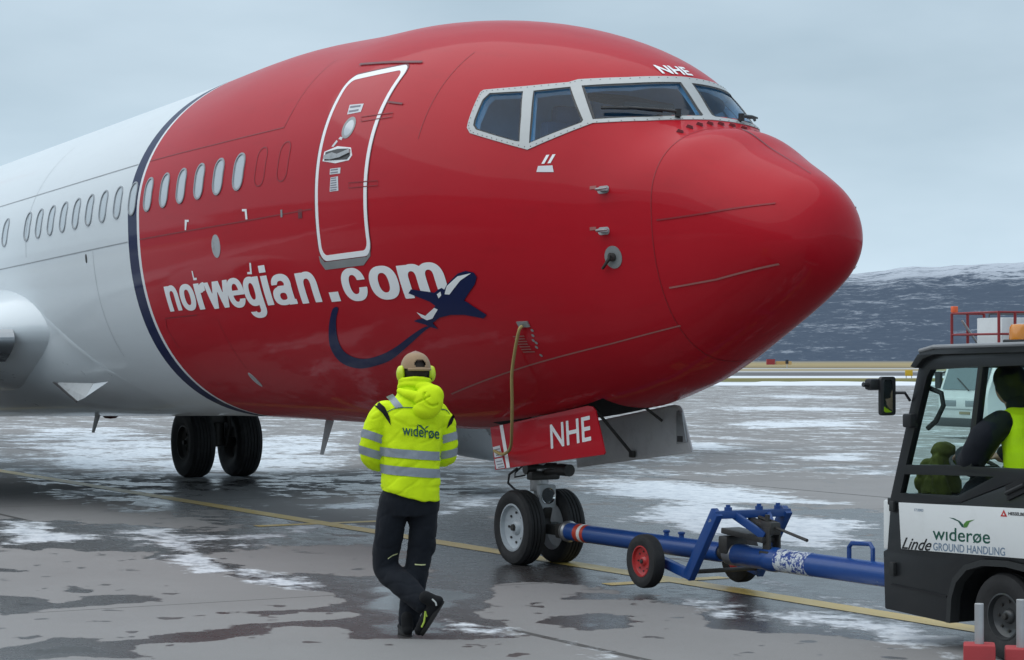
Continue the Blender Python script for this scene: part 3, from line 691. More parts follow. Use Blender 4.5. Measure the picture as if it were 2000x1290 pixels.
def build_fuselage():
    V, F = hull_grid()
    me = bpy.data.meshes.new('fuselage'); me.from_pydata(V, [], F); me.update(); me.materials.append(M_hull); me.materials.append(M_interior); me.materials.append(M_well)
    o = bpy.data.objects.new('fuselage', me); COL.objects.link(o)
    cutters = []
    q = MB().box((-3.03, 0, 1.30), (1.9, .80, .95)); cutters.append((q.v, q.f, 2))
    # flight deck volume
    V = []; F = []; ss = np.linspace(1.16, 3.0, 24); n = 40
    for q in ss:
        zt, zb, w, zc, nu, nl = [float(x) for x in hull(q)]
        for k in range(n):
            p = hull_pt(q, 2*math.pi*k/n); y = p[1]*(1-.085/w); z = zc+(p[2]-zc)*(1-.085/(zt-zc)); z = max(z, 2.72+.0005*(k % 7)); V.append(T((p[0], y, z)))
    m = len(ss)
    for i in range(m-1):
        for k in range(n): l = (k+1) % n; F.append((i*n+k, (i+1)*n+k, (i+1)*n+l, i*n+l))
    F += [tuple(range(n)), tuple((m-1)*n+k for k in range(n-1, -1, -1))]
    cutters.append((V, F, 1))
    for P in PANES:
        n = len(P); V = [T(cock(u, z, .06)) for u, z in P]+[T(cock(u, z, -.22)) for u, z in P]
        mu, mz = sum(p[0] for p in P)/n, sum(p[1] for p in P)/n; V += [T(cock(mu, mz, .12)), T(cock(mu, mz, -.26))]
        F = [(i, (i+1) % n, 2*n) for i in range(n)]+[((i+1) % n+n, i+n, 2*n+1) for i in range(n)]+[((i+1) % n, i, i+n, (i+1) % n+n) for i in range(n)]
        cutters.append((V, F, 1))
    for V, F, mi in cutters:
        cm = bpy.data.meshes.new('c'); cm.from_pydata([tuple(map(float, v)) for v in V], [], F); cm.update()
        bm = bmesh.new(); bm.from_mesh(cm); bmesh.ops.remove_doubles(bm, verts=bm.verts, dist=1e-5); bmesh.ops.recalc_face_normals(bm, faces=bm.faces); bm.to_mesh(cm); bm.free()
        for mm in (M_hull, M_interior, M_well): cm.materials.append(mm)
        cm.polygons.foreach_set('material_index', [mi]*len(cm.polygons))
        co = bpy.data.objects.new('c', cm); COL.objects.link(co)
        md = o.modifiers.new('b', 'BOOLEAN'); md.operation = 'DIFFERENCE'; md.solver = 'EXACT'; md.object = co
        bpy.context.view_layer.update()
        nm = bpy.data.meshes.new_from_object(o.evaluated_get(bpy.context.evaluated_depsgraph_get()))
        o.modifiers.clear(); old = o.data; o.data = nm; bpy.data.meshes.remove(old); bpy.data.objects.remove(co)
    bm = bmesh.new(); bm.from_mesh(o.data); kill = []
    for f in bm.faces:                       # nothing of a cutter may stay outside the skin
        if True:
            c = f.calc_center_median(); xx, zz = c.x+9.6, c.z; cc, sn_ = math.cos(PHI), math.sin(PHI)
            lx, lz = -9.6+xx*cc+zz*sn_, zz*cc-xx*sn_
            if Fim(-lx, c.y, lz) > .06: kill.append(f)
    bmesh.ops.delete(bm, geom=kill, context='FACES'); bm.to_mesh(o.data); bm.free()
    o.data.name = 'fuselage'; o.data.shade_smooth(); o.data.set_sharp_from_angle(angle=R(40))
    return o
FUS = build_fuselage()
AIRKIDS = [FUS]
def A(o): AIRKIDS.append(o); return o

# window frame band and panes
outline = OUT+[(-u, z) for u, z in reversed(OUT[1:-1])]
A(wrap('cockpit_window_frame', flat_bm([outline]+[shrink(P, -.0) for P in PANES]), cock, M_frame, None, .05, .05, thick=.007))
def loop_strip(P, w, off, name, mat, parent):
    return strip(name, P, w, mat, parent, off, cock, closed=True)
for i, P in enumerate(PANES):
    pane = wrap('cockpit_pane', flat_bm([P]), lambda u, v, o: cock(u, v, -.010), M_glassc, None, .05, .05); A(pane)
    loop_strip(shrink(P, .006), .013 if i % 3 else .02, .0015, 'pane_seal', M_sealant, pane)
# rivets along the frame: tiny domes, one mesh
rv = MB()
def rivets(a, c, n):
    for i in range(n):
        t = (i+.5)/n; u = a[0]+(c[0]-a[0])*t; z = a[1]+(c[1]-a[1])*t; p = T(cock(u, z, .008)); rv.lathe([(-.003, .0048), (.001, .004), (.002, .0)], p, 'z', 6)
for sgn in (1, -1):
    for i in range(len(OUT)-1):
        a, c = OUT[i], OUT[i+1]; cc = (-.75, 3.68)
        f = lambda p: (sgn*(p[0]+(cc[0]-p[0])*.022), p[1]+(cc[1]-p[1])*.055)
        rivets(f(a), f(c), max(2, int(abs(c[0]-a[0])*22+abs(c[1]-a[1])*18)))
o = rv.build('frame_rivets', M_darksteel, None); o['kind'] = 'stuff'; A(o)
# flight deck furniture
for y in (-.52, .52):
    m = MB().box((-2.45, y, 3.35), (.14, .46, .95), bev=.04).box((-2.20, y, 2.98), (.45, .46, .14), bev=.04).box((-2.47, y, 3.86), (.11, .24, .20), bev=.04)
    A(m.build('pilot_seat', M_seatm, None))
A(MB().box((-1.42, 0, 3.38), (.34, 1.15, .12), Matrix.Rotation(R(-8), 3, 'Y'), bev=.03).build('glare_shield', M_panelm, None))
A(MB().box((-1.58, 0, 3.12), (.08, 1.25, .42), bev=.02).build('instrument_panel', M_panelm, None))
A(MB().box((-2.35, 0, 4.02), (.75, .5, .06), Matrix.Rotation(R(12), 3, 'Y'), bev=.02).build('overhead_panel', M_panelm, None))
for k, (x, z, w_, h) in enumerate(((-1.78, 3.60, .05, .05), (-1.86, 3.60, .03, .03), (-1.92, 3.60, .03, .03), (-1.98, 3.60, .03, .03))): A(MB().box((x, .82, z), (w_, .02, h)).build('switch_panel', M_lit, None))

# cabin windows, starboard; every pitch has one except at the air riser
SW, PITCH, ZW = 5.372, .4877, 3.582
for k in range(2):                    # the two plugged positions
    s = SW+PITCH*k; A(strip('window_plug_outline', rounded(s-.105, s+.105, ZW-.185, ZW+.185, .095), .012, M_seam, None, .003, closed=True))
for k in list(range(2, 17))+list(range(18, 44)):
    s = SW+PITCH*k; o_, i_ = rounded(s-.122, s+.122, ZW-.185, ZW+.185, .115, 5), rounded(s-.104, s+.104, ZW-.167, ZW+.167, .098, 5)
    fr = wrap('cabin_window_frame', flat_bm([o_, list(reversed(i_))]), side, M_rim, None, 0, .09, thick=.010); A(fr)
    decal('window_pane', [i_], M_pane, fr, off=.001, du=0, dv=.07)
for k in list(range(2, 44)):
    s = SW+PITCH*k; A(decal('cabin_window_port', [rounded(s-.115, s+.115, ZW-.18, ZW+.18, .11, 4)], M_pane, None, fn=lambda u, v, o: side(u, v, o, 1), du=0, dv=.09))

# lettering
BASE = lambda s: 2.213+(s-3.0)*.0205
XH = .283
def letter(ch, sa, sb, z0, z1, bold=.034, nm='lettering'):
    A(wrap(nm, glyph_bm(ch, sa, sb, z0, z1), lambda u, v, o: side(u, v, .0045), M_letter, None, 0, 0))
for ch, sa, sb in (('n', 8.50, 8.14), ('o', 8.10, 7.69), ('r', 7.66, 7.38), ('w', 7.39, 6.78), ('e', 6.84, 6.44), ('a', 5.81, 5.35), ('n', 5.255, 4.855), ('c', 4.40, 3.975), ('o', 3.915, 3.47), ('m', 3.445, 2.83)):
    zb_ = BASE((sa+sb)/2); letter(ch, sa, sb, zb_-(.006 if ch in 'oeca' else 0), zb_+XH*(.94 if sa > 7 else 1))
letter('g', 6.44, 6.05, BASE(6.2)-.112, BASE(6.2)+XH); 
for za, zb_ in ((0, .74), (.82, 1)):
    A(decal('lettering', [[(5.995, BASE(5.95)+.375*za), (5.995, BASE(5.95)+.375*zb_), (5.85, BASE(5.95)+.375*zb_), (5.85, BASE(5.95)+.375*za)]], M_letter, None, off=.0045))
A(decal('lettering', [[(4.685, BASE(4.6)), (4.685, BASE(4.6)+.085), (4.51, BASE(4.6)+.085), (4.51, BASE(4.6))]], M_letter, None, off=.0045))
PLANE = [(2.471, 2.385), (2.452, 2.348), (2.498, 2.291), (2.69, 2.168), (2.647, 2.147), (2.625, 2.128), (2.493, 2.042), (2.547, 2.015), (2.763, 2.053), (2.93, 2.059), (3.085, 2.043), (3.216, 2.003), (3.187, 1.949), (3.29, 1.975), (3.326, 1.992), (3.466, 2.027), (3.402, 2.04), (3.309, 2.044), (3.172, 2.092), (3.077, 2.14), (3.126, 2.177), (3.377, 2.26), (3.32, 2.291), (3.023, 2.248), (2.963, 2.27), (2.91, 2.282), (2.884, 2.266), (2.828, 2.308), (2.659, 2.388), (2.557, 2.404)]
A(decal('plane_emblem', [PLANE], M_navy, None, off=.007, label='navy aeroplane silhouette emblem at the end of the lettering'))
for P in ([(2.897, 2.23), (2.836, 2.294), (2.668, 2.366), (2.502, 2.382), (2.652, 2.329), (2.838, 2.224)], [(2.995, 2.234), (2.937, 2.254), (2.942, 2.224), (2.991, 2.2)], [(3.363, 2.1), (3.267, 2.065), (3.098, 2.126), (3.061, 2.11), (3.186, 2.039), (3.271, 2.028), (3.328, 2.053)]):
    A(decal('emblem_highlight', [P], M_letter, None, off=.0095))
SWOOSH = [(4.709, 2.189), (4.852, 2.098), (4.988, 1.989), (5.116, 1.861), (5.141, 1.754), (5.069, 1.686), (4.852, 1.648), (4.525, 1.666), (4.17, 1.714), (3.766, 1.821), (3.366, 1.947), (3.265, 1.974), (3.371, 1.97), (3.615, 1.91), (3.934, 1.826), (4.256, 1.764), (4.588, 1.732), (4.796, 1.75), (4.907, 1.806), (4.905, 1.888), (4.839, 1.983), (4.735, 2.093), (4.612, 2.188)]
def smooth_poly(P, n=4):
    m = len(P); o = []
    for i in range(m):
        p0, p1, p2, p3 = [Vector(P[(i+k) % m]) for k in (-1, 0, 1, 2)]
        for j in range(n):
            t = j/n; o.append(tuple(.5*((2*p1)+(p2-p0)*t+(2*p0-5*p1+4*p2-p3)*t*t+(3*p1-p0-3*p2+p3)*t**3)))
    return o
A(decal('swoosh_emblem', [smooth_poly(SWOOSH)], M_navy, None, off=.0035))

# forward service door
dg = rounded(3.765, 4.675, 2.605, 4.30, .12, 8); di = rounded(3.815, 4.625, 2.655, 4.25, .085, 8)
door = wrap('service_door', flat_bm([di]), lambda u, v, o: side(u, v, .0025), M_redpaint, None, .06, .06); A(door)
wrap('door_outline', flat_bm([dg, list(reversed(di))]), side, M_letter, door, .06, .06, thick=.005)
strip('door_gap', rounded(3.757, 4.683, 2.597, 4.308, .125, 8), .012, M_redmark, door, .0035, closed=True)
A(wrap('scuff_plate', flat_bm([[(4.70, 2.66), (4.62, 2.598), (3.86, 2.598), (3.78, 2.66), (3.80, 2.60), (3.94, 2.53), (4.63, 2.53), (4.70, 2.60)]][:1]), side, M_grey, None, .06, .03, thick=.004))
hg = [(4.565, 3.585), (4.34, 3.612), (4.10, 3.575), (4.055, 3.50), (4.10, 3.462), (4.33, 3.458), (4.57, 3.50)]
hd = wrap('door_handle_recess', flat_bm([hg]), side, M_letter, door, .06, .06, thick=.006)
decal('recess_floor', [shrink(hg, .03)], M_well, hd, off=.0085)
wrap('door_handle', flat_bm([[(4.54, 3.545), (4.40, 3.56), (4.30, 3.535), (4.10, 3.56), (4.09, 3.525), (4.25, 3.50), (4.42, 3.498), (4.54, 3.515)]]), side, M_steel, door, .04, .04, thick=.022)
el = lambda c, r0, r1, n=24: [(c[0]+r0*math.cos(2*math.pi*k/n), c[1]+r1*math.sin(2*math.pi*k/n)) for k in range(n)]
wrap('door_window_frame', flat_bm([el((4.228, 3.767), .105, .098), list(reversed(el((4.228, 3.767), .078, .072)))]), side, M_grey, door, .06, .06, thick=.006)
decal('door_window_pane', [el((4.228, 3.767), .078, .072)], M_pane, door, off=.004)
for P in ([(4.365, 3.991), (4.125, 3.973), (4.113, 3.896), (4.336, 3.899)], [(4.417, 3.417), (4.229, 3.41), (4.226, 3.357), (4.415, 3.365)], [(4.395, 3.337), (4.26, 3.335), (4.243, 3.206), (4.402, 3.211)]):
    pl = decal('placard', [P], M_decal, door, off=.005)
    a, b2, c, d = [Vector(p) for p in P]; nl = 2 if P[0][1] > 3.6 or P[0][1] > 3.4 else 5
m = None
def lines_on(P, n, mat, parent, name='placard_print'):
    a, b2, c, d = [Vector(p) for p in P]; bmx = bmesh.new()
    for i in range(n):
        t0 = (i+.3)/(n+.1); t1 = t0+.45/(n+.1); x0, x1 = .08, random.uniform(.75, .92)
        q = [a.lerp(d, t0).lerp(b2.lerp(c, t0), x0), a.lerp(d, t0).lerp(b2.lerp(c, t0), x1), a.lerp(d, t1).lerp(b2.lerp(c, t1), x1), a.lerp(d, t1).lerp(b2.lerp(c, t1), x0)]
        bmx.faces.new([bmx.verts.new((p.x, p.y, 0)) for p in q])
    return wrap(name, bmx, lambda u, v, o: side(u, v, .0065), mat, parent, .06, .06)
lines_on([(4.365, 3.991), (4.125, 3.973), (4.113, 3.896), (4.336, 3.899)], 2, M_ink, door); lines_on([(4.417, 3.417), (4.229, 3.41), (4.226, 3.357), (4.415, 3.365)], 2, M_ink, door); lines_on([(4.395, 3.337), (4.26, 3.335), (4.243, 3.206), (4.402, 3.211)], 6, M_ink, door)
for P in ([(4.453, 3.621), (4.383, 3.674), (4.356, 3.655), (4.413, 3.614)], [(4.355, 3.679), (4.333, 3.697), (4.283, 3.686), (4.292, 3.661)]): decal('arrow_marking', [P], M_decal, door, off=.005)
for P in ([(4.071, 3.844), (3.596, 3.827), (3.585, 3.79), (4.044, 3.801)], [(4.062, 3.259), (3.596, 3.235), (3.593, 3.194), (4.059, 3.213)]): strip('hinge_cover_outline', P, .008, M_seam, door, .008, closed=True)
A(strip('rain_gutter', [(4.713, 4.42), (4.147, 4.36), (3.648, 4.294)], .018, M_redmark, None, .012)); A(strip('rain_gutter', [(3.74, 3.94), (3.506, 3.895)], .016, M_redmark, None, .01))

# seams, markings and small fittings on the skin
A(strip('lap_seam', [(4.75, 3.085), (6.3, 3.09), (9.04, 3.12)], .012, M_seam, None, .003)); A(strip('lap_seam', [(9.42, 3.12), (20, 3.12)], .012, M_seamw, None, .003))
A(strip('lap_seam', [(5.55, 3.925), (7.1, 3.936), (9.04, 3.97)], .011, M_seam, None, .003)); A(strip('lap_seam', [(9.42, 3.973), (20, 3.98)], .011, M_seamw, None, .003))
A(strip('lap_seam', [(5.55, 3.925), (5.52, 4.10)], .010, M_seam, None, .003)); A(strip('lap_seam', [(.72, 1.89), (3.75, 1.40)], .010, M_palered, None, .003))
A(strip('lap_seam', [(8.719, 2.262), (7.802, 2.259)], .009, M_seam, None, .003)); A(strip('lap_seam', [(8.719, 2.262), (8.80, 2.16), (8.741, 1.946)], .009, M_seam, None, .003))
A(strip('skin_joint', [(3.12, 3.55), (3.12, 4.0), (3.12, 4.32)], .008, M_seam, None, .002)); A(strip('skin_joint', [(7.30, 1.7), (7.30, 2.2)], .006, M_seam, None, .002)); A(strip('skin_joint', [(5.52, 4.10), (5.52, 4.6)], .007, M_seam, None, .002))
A(strip('skin_joint', [(13.2, 3.2), (13.2, 4.6)], .008, M_seamw, None, .002)); A(strip('skin_joint', [(10.6, 1.9), (10.6, 3.1)], .006, M_seamw, None, .002))
top = lambda u, v, off=0: (lambda p, N: (p[0]+N.x*off, p[1]+N.y*off, p[2]+N.z*off))(hull_pt(u, v), fnorm(u, hull_pt(u, v)[1], hull_pt(u, v)[2]))
A(strip('radome_joint', [(.7397, math.pi*2*k/72) for k in range(73)], .007, M_seam, None, .003, top))
for sgn in (-1, 1):
    cv = lambda u, v, off=0, g=sgn: side(u, v, off, g)
    A(strip('lightning_strip', [(.69, 2.69), (.2, 2.705), (-.335, 2.74)], .012, M_seam, None, .006, cv))
    A(strip('lightning_strip', [(.67, 2.175), (.2, 2.215), (-.35, 2.30)], .013, M_palered, None, .006, cv))
A(strip('lightning_strip', [(.70, math.pi/2), (-.28, math.pi/2)], .012, M_redmark, None, .006, top))
for k in range(10):                                          # vortex generators ahead of the windscreen
    y = -.40+k*.105; s = .845+.055*(1-(y/.42)**2); zt, zb_, w, zc, nu, nl = [float(q) for q in hull(s)]
    z = zc+(zt-zc)*max(0, 1-(abs(y)/w)**nu)**(1/nu); p = Vector(T((-s, y, z)))
    g_ = MB().prism([(-.035, 0), (.035, 0), (.025, .022), (-.02, .026)], -.005, .005); g_.v = [tuple(p+Matrix.Rotation(R(18), 3, 'Z') @ Matrix.Rotation(R(14), 3, 'Y') @ Vector(v)) for v in g_.v]
    A(g_.build('vortex_generator', M_redmark, None))
bmn = bold_bm('NHE', -.155, .145, 3.955, 4.045, .03, 24)
A(wrap('registration_lettering', bmn, lambda u, v, o: (lambda y, z: (lambda s: (-s+.0, y, z+.004))(next(q for q in np.arange(.9, 2.6, .004) if Fim(q, y, z) < 0)-.006))(u, v), M_letter, None, 0, 0))
for P in ([(7.68, 3.222), (7.572, 3.213), (7.574, 3.192), (7.623, 3.195), (7.657, 3.114), (7.692, 3.117)], [(6.23, 3.209), (6.122, 3.2), (6.11, 3.1), (6.155, 3.103), (6.165, 3.181), (6.231, 3.187)], [(7.632, 2.698), (7.599, 2.696), (7.595, 2.627), (7.524, 2.623), (7.535, 2.602), (7.623, 2.603)], [(6.174, 2.689), (6.137, 2.687), (6.162, 2.58), (6.268, 2.586), (6.258, 2.605), (6.196, 2.604)]):
    A(decal('corner_mark', [P], M_letter, None, off=.004))
A(wrap('static_port_plate', flat_bm([el((6.915, 2.90), .105, .115)]), side, M_alu, None, .06, .06, thick=.004)); A(wrap('drain_port_plate', flat_bm([el((7.35, 1.585), .055, .07)]), side, M_alu, None, .06, .06, thick=.004))
A(wrap('sensor_port', flat_bm([el((10.85, 3.033), .02, .05)]), side, M_darksteel, None, .06, .06, thick=.008))
A(decal('placard', [[(5.02, 3.02), (4.94, 3.02), (4.94, 3.10), (5.02, 3.10)]], M_redmark, None, off=.003)); A(decal('placard', [[(5.38, 3.06), (5.34, 3.06), (5.34, 3.13), (5.38, 3.13)]], M_grey, None, off=.004))
A(decal('placard', [[(1.806, 3.152), (1.66, 3.14), (1.68, 3.195), (1.80, 3.20)]], M_decal, None, off=.004))
for du_ in (0, .05): A(decal('emergency_stripe', [[(1.775-du_, 3.215), (1.75-du_, 3.215), (1.725-du_, 3.285), (1.75-du_, 3.285)]], M_letter, None, off=.004))
for z in (2.965, 2.643):                                     # pitot probes
    p = Vector(T(side(1.20, z))); q = MB().prism([(-.04, 0), (.05, 0), (.03, .075), (-.01, .075)], -.012, .012, 'xy')
    q.v = [tuple(p+Vector((v[0], -v[1], v[2]))) for v in q.v]; pr = q.build('pitot_probe', M_alu, None, bev=.003); A(pr)
    MB().tube([p+Vector((-.005, -.075, 0)), p+Vector((.17, -.082, -.002))], [.010, .007], 8).build('probe_tube', M_steel, pr)
    A(wrap('probe_base', flat_bm([rounded(1.155, 1.265, z-.03, z+.03, .025)]), side, M_alu if z < 2.8 else M_grey, None, .06, .06, thick=.004))
    A(decal('placard', [[(1.34, z+.012), (1.26+.02, z+.012), (1.28, z+.038), (1.34, z+.038)]], M_palered, None, off=.004))
A(wrap('vane_base', flat_bm([el((1.143, 2.435), .085, .088)]), side, M_grey, None, .06, .06, thick=.005))
p = Vector(T(side(1.143, 2.435))); A(MB().lathe([(-.035, .034), (.0, .034), (.006, .028)], p, 'y', 16).build('vane_hub', M_darksteel, None))
q = MB().prism([(.025, .015), (.02, -.02), (-.085, -.095), (-.10, -.085)], -.055, -.035); q.v = [tuple(p+Vector(v)) for v in q.v]; A(q.build('angle_vane', M_darksteel, None, bev=.004))
A(wrap('hose_hatch', flat_bm([[(2.21, 1.93), (2.10, 1.93), (2.10, 1.975), (2.21, 1.975)]]), side, M_grey, None, .04, .04, thick=.012))
for s_, z_ in ((2.14, 1.90), (2.16, 1.86), (2.185, 1.82), (2.17, 1.80), (2.195, 1.765), (2.207, 1.70)): A(decal('inspection_port', [el((s_-.04, z_), .014, .012, 10)], M_grey, None, off=.004))
A(lines_on([(2.34, 1.87), (2.18, 1.87), (2.18, 1.72), (2.34, 1.72)], 7, M_palered, None, 'placard_print'))
# windscreen wipers
for sgn in (-1, 1):
    y0 = sgn*.28 if sgn < 0 else .28
    def cp(u, z, off): return Vector(T(cock(u, z, off)))
    ub = math.atan2(y0, AXS-1.02); m = MB()
    if sgn < 0: pts = [(-.145, 3.548), (-.21, 3.565), (-.33, 3.60)]; bl = [(-.20, 3.575), (-.30, 3.607), (-.40, 3.625), (-.44, 3.63)]
    else: pts = [(.16, 3.548), (.24, 3.565), (.34, 3.585)]; bl = [(.23, 3.575), (.33, 3.60), (.42, 3.615), (.47, 3.62)]
    m.tube([cp(*pts[0], .0), cp(*pts[0], .05), cp(*pts[1], .055), cp(*pts[2], .05)], [.018, .016, .011, .009], 8); m.tube([cp(*q, .03) for q in bl], .014, 6); m.lathe([(-.03, .026), (.03, .026)], cp(*pts[0], .04), 'z', 10)
    A(m.build('windscreen_wiper', M_black, None))

# ------------------------------------------------------------------ airliner: belly, wings, engines, undercarriage
fsm = lambda q: q*q*(3-2*q)
V = []; F = []; aa = np.linspace(R(186), R(354), 110); TT = np.concatenate([[0, .03, .06, .12, .2], np.linspace(.3, 11.6, 64)])
for a in aa:
    z0 = hull_pt(12, a)[2]; edge = 10.25+max(0, z0-1.2)*1.95
    for t in TT:
        q = min(edge+t, 22.6); p = hull_pt(q, a); N = fnorm(q, p[1], p[2]); h = min(1, max(0, (2.95-p[2])/.9)); e = min(1, max(0, (22.6-q)/3))
        off = -.01+(.02*min(1, t/.12)+.30*fsm(min(1, t/2.7)))*fsm(h)*fsm(e)*min(1, abs(math.cos(a))*1.15)**1.6
        V.append(T((p[0]+N.x*off*.2, p[1]+N.y*off, p[2]+N.z*off)))
n = len(TT)
for i in range(len(aa)-1):
    for k in range(n-1): F.append((i*n+k, i*n+k+1, (i+1)*n+k+1, (i+1)*n+k))
M_fair = simple('white_airframe_paint', (.66, .71, .74), .3, coat=.4, var=.03, vscale=2)
A(mesh_obj('belly_fairing', V, F, M_fair, None, True, None))
def airfoil(n=22):
    up = []; lo = []
    for i in range(n+1):
        x = (1-math.cos(math.pi*i/n))/2; y = .6*(.2969*math.sqrt(x)-.126*x-.3516*x*x+.2843*x**3-.1036*x**4)*2
        up.append((x, y*.62)); lo.append((x, -y*.42))
    return up+lo[::-1][1:-1]
AF = airfoil()
def wing(sgn):
    st = [(1.35, 12.35, 8.4, 2.16, .25), (1.9, 12.85, 7.7, 2.17, .245), (2.6, 13.7, 6.8, 2.16, .21), (3.5, 14.5, 5.8, 2.09, .15), (5.2, 15.2, 4.7, 2.16, .125), (9, 18.0, 3.6, 2.42, .115), (16.3, 23.4, 1.7, 2.9, .10), (16.7, 24.0, 1.0, 2.95, .09)]
    V = []; F = []; n = len(AF)
    for y, s, c, z, t in st:
        lowk = 1.42 if y < 2 else (1.2 if y < 3 else 1.0)          # the root glove swells down into the belly fairing
        for x, h in AF: V.append(T((-(s+x*c+(.25*min(1, -h/.03) if h < 0 and lowk > 1 else 0)), sgn*y, z+h*(lowk if h < 0 else 1)*c*t/.12*.55+(1-x)*c*.012)))
    for i in range(len(st)-1):
        for k in range(n): l = (k+1) % n; F.append((i*n+k, (i+1)*n+k, (i+1)*n+l, i*n+l))
    F.append(tuple((len(st)-1)*n+k for k in range(n)))
    return mesh_obj('wing', V, F, M_fair, None, True, 50)
M_leading = simple('bare_leading_edge', (.52, .53, .54), .3, metal=.8, var=.08)
M_lens = simple('landing_light_lens', (.22, .24, .26), .05, metal=.6, coat=1, var=.1)
M_fanm = simple('dark_fan_blades', (.05, .05, .055), .35, metal=.7)
for sgn in (-1, 1):
    w = A(wing(sgn))
    lens = MB(); P = []
    for y, s, z in ((2.12, 13.06, 2.18), (2.4, 13.40, 2.185), (2.75, 13.80, 2.18)):
        P.append([T((-(s-.02+.45*(abs(h)/.28)**1.9), sgn*y, z+h)) for h in np.linspace(-.27, .27, 19)])
    V = [q for r_ in P for q in r_]; F = [(i*19+k, (i+1)*19+k, (i+1)*19+k+1, i*19+k+1) for i in range(2) for k in range(18)]
    mesh_obj('landing_light_lens', V, F, M_lens, w)
    # engine
    E = Vector(T((-11.75, sgn*4.62, 1.42)))
    prof = [(.62, .70), (.30, .72), (.08, .755), (.0, .80), (.03, .86), (.15, .915), (.5, .975), (1.1, 1.0), (1.9, .97), (2.6, .88), (2.62, .84)]
    en = MB().lathe([(-a, r) for a, r in prof], E, 'x', 48, .93, caps=False).build('engine_nacelle', M_fair, None, sharp=60); A(en)
    MB().lathe([(-.2, .735), (-.06, .765), (.004, .805), (-.03, .868), (-.14, .918)], E, 'x', 48, .93, caps=False).build('intake_lip', M_leading, en, sharp=80)
    fb = MB()
    for k in range(24):
        a = 2*math.pi*k/24; c0, s0_ = math.cos(a), math.sin(a); c1_, s1_ = math.cos(a+.3), math.sin(a+.3)
        fb.add([E+Vector((-.55, c0*.2, s0_*.2)), E+Vector((-.70, c0*.72, s0_*.72*.95)), E+Vector((-.85, c1_*.72, s1_*.72*.95)), E+Vector((-.70, c1_*.2, s1_*.2))], [(0, 1, 2, 3)])
    fb.build('fan_blades', M_fanm, en)
    MB().lathe([(-.30, .0), (-.36, .08), (-.55, .2), (-.8, .24)], E, 'x', 24).build('fan_spinner', M_fanm, en)
    MB().lathe([(-2.5, .62), (-3.6, .42), (-3.7, .40)], E, 'x', 32).build('exhaust_cone', M_darksteel, en)
    MB().prism([(-1.0, .85), (-2.2, .95), (-4.6, .75), (-4.4, .35), (-2.0, .7)], -.14, .14).build('engine_pylon', M_fair, en).location = E
    # stabiliser
    V = []; F = []; n = len(AF)
    for y, s, c, z in ((.2, 33.2, 3.6, 4.25), (6.9, 36.8, 1.4, 4.9)):
        for x, h in AF: V.append(T((-(s+x*c), sgn*y, z+h*c*.55)))
    for k in range(n): F.append((k, n+k, n+(k+1) % n, (k+1) % n))
    F.append(tuple(n+k for k in range(n))); A(mesh_obj('tailplane', V, F, M_fair, None, True, 50))
V = []; F = []; n = len(AF)
for z, s, c in ((4.7, 29.5, 7.0), (6.2, 31.6, 5.2), (11.6, 36.4, 2.3)):
    for x, h in AF: V.append(T((-(s+x*c), h*c*.5, z)))
for i in range(2):
    for k in range(n): F.append((i*n+k, (i+1)*n+k, (i+1)*n+(k+1) % n, i*n+(k+1) % n))
F.append(tuple(2*n+k for k in range(n))); A(mesh_obj('tail_fin', V, F, M_redpaint, None, True, 50))
# ram air scoop on the starboard belly
def sp_(s, z, off): return Vector(T(side(s, z, off)))
def scoop(name, P, mat):
    q = [sp_(*p) for p in P]; n = len(q); A(mesh_obj(name, q+[v+Vector((0, .012, .018)) for v in q], [tuple(range(n)), tuple(range(2*n-1, n-1, -1))]+[(i, i+n, (i+1) % n+n, (i+1) % n) for i in range(n)], mat, None, False))
def slab(name, P, th, mat):
    q = [Vector(p) for p in P]; n = len(q); d = Vector(th); A(mesh_obj(name, q+[v+d for v in q], [tuple(range(n)), tuple(range(2*n-1, n-1, -1))]+[(i, i+n, (i+1) % n+n, (i+1) % n) for i in range(n)], mat, None, False))
M_lining = simple('grimy_grey_lining', (.70, .705, .71), .55, var=.12, vscale=5, dirt=((.2, .195, .19), .35))
slab('ram_air_door', [(-12.86, -1.66, 1.548), (-11.90, -1.52, 1.548), (-11.83, -1.62, 1.395), (-12.03, -1.66, 1.345)], (0, .02, .012), M_alu)
slab('ram_air_deflector', [(-11.84, -1.63, 1.388), (-11.88, -1.52, 1.546), (-11.42, -1.50, 1.572), (-11.78, -1.64, 1.40)], (0, .02, .012), M_fair)
slab('ram_air_mouth', [(-13.05, -1.66, 1.56), (-12.86, -1.665, 1.552), (-12.05, -1.665, 1.345), (-12.10, -1.66, 1.325)], (0, .02, .006), M_well)
# blade aerials and drain masts under the belly
def mast(name, x, y, ztop, zbot, rake, chord):
    m = MB(); P = []
    for t in (0, .5, 1):
        z = ztop+(zbot-ztop)*t; c = chord*(1-.62*t); xx = x-rake*t; P.append([(xx+c*.5, y, z), (xx+c*.1, y-.02*(1-.5*t), z), (xx-c*.5, y, z), (xx+c*.1, y+.02*(1-.5*t), z)])
    vs = [q for r_ in P for q in r_]; fs = [(i*4+k, i*4+(k+1) % 4, (i+1)*4+(k+1) % 4, (i+1)*4+k) for i in range(2) for k in range(4)]+[(8, 9, 10, 11)]
    m.add(vs, fs); return A(m.build(name, M_alu, None))
mast('blade_aerial', -8.33, 0, 1.30, .80, .28, .26); mast('drain_mast', -15.2, -.3, 1.33, .84, .40, .34); mast('drain_mast', -21.0, -.2, 1.1, .80, .2, .2)
A(MB().lathe([(.0, .16), (-.06, .15), (-.12, .08), (-.13, 0)], (-16.8, .35, 1.12), 'z', 18).build('beacon_light', M_redmark, None))

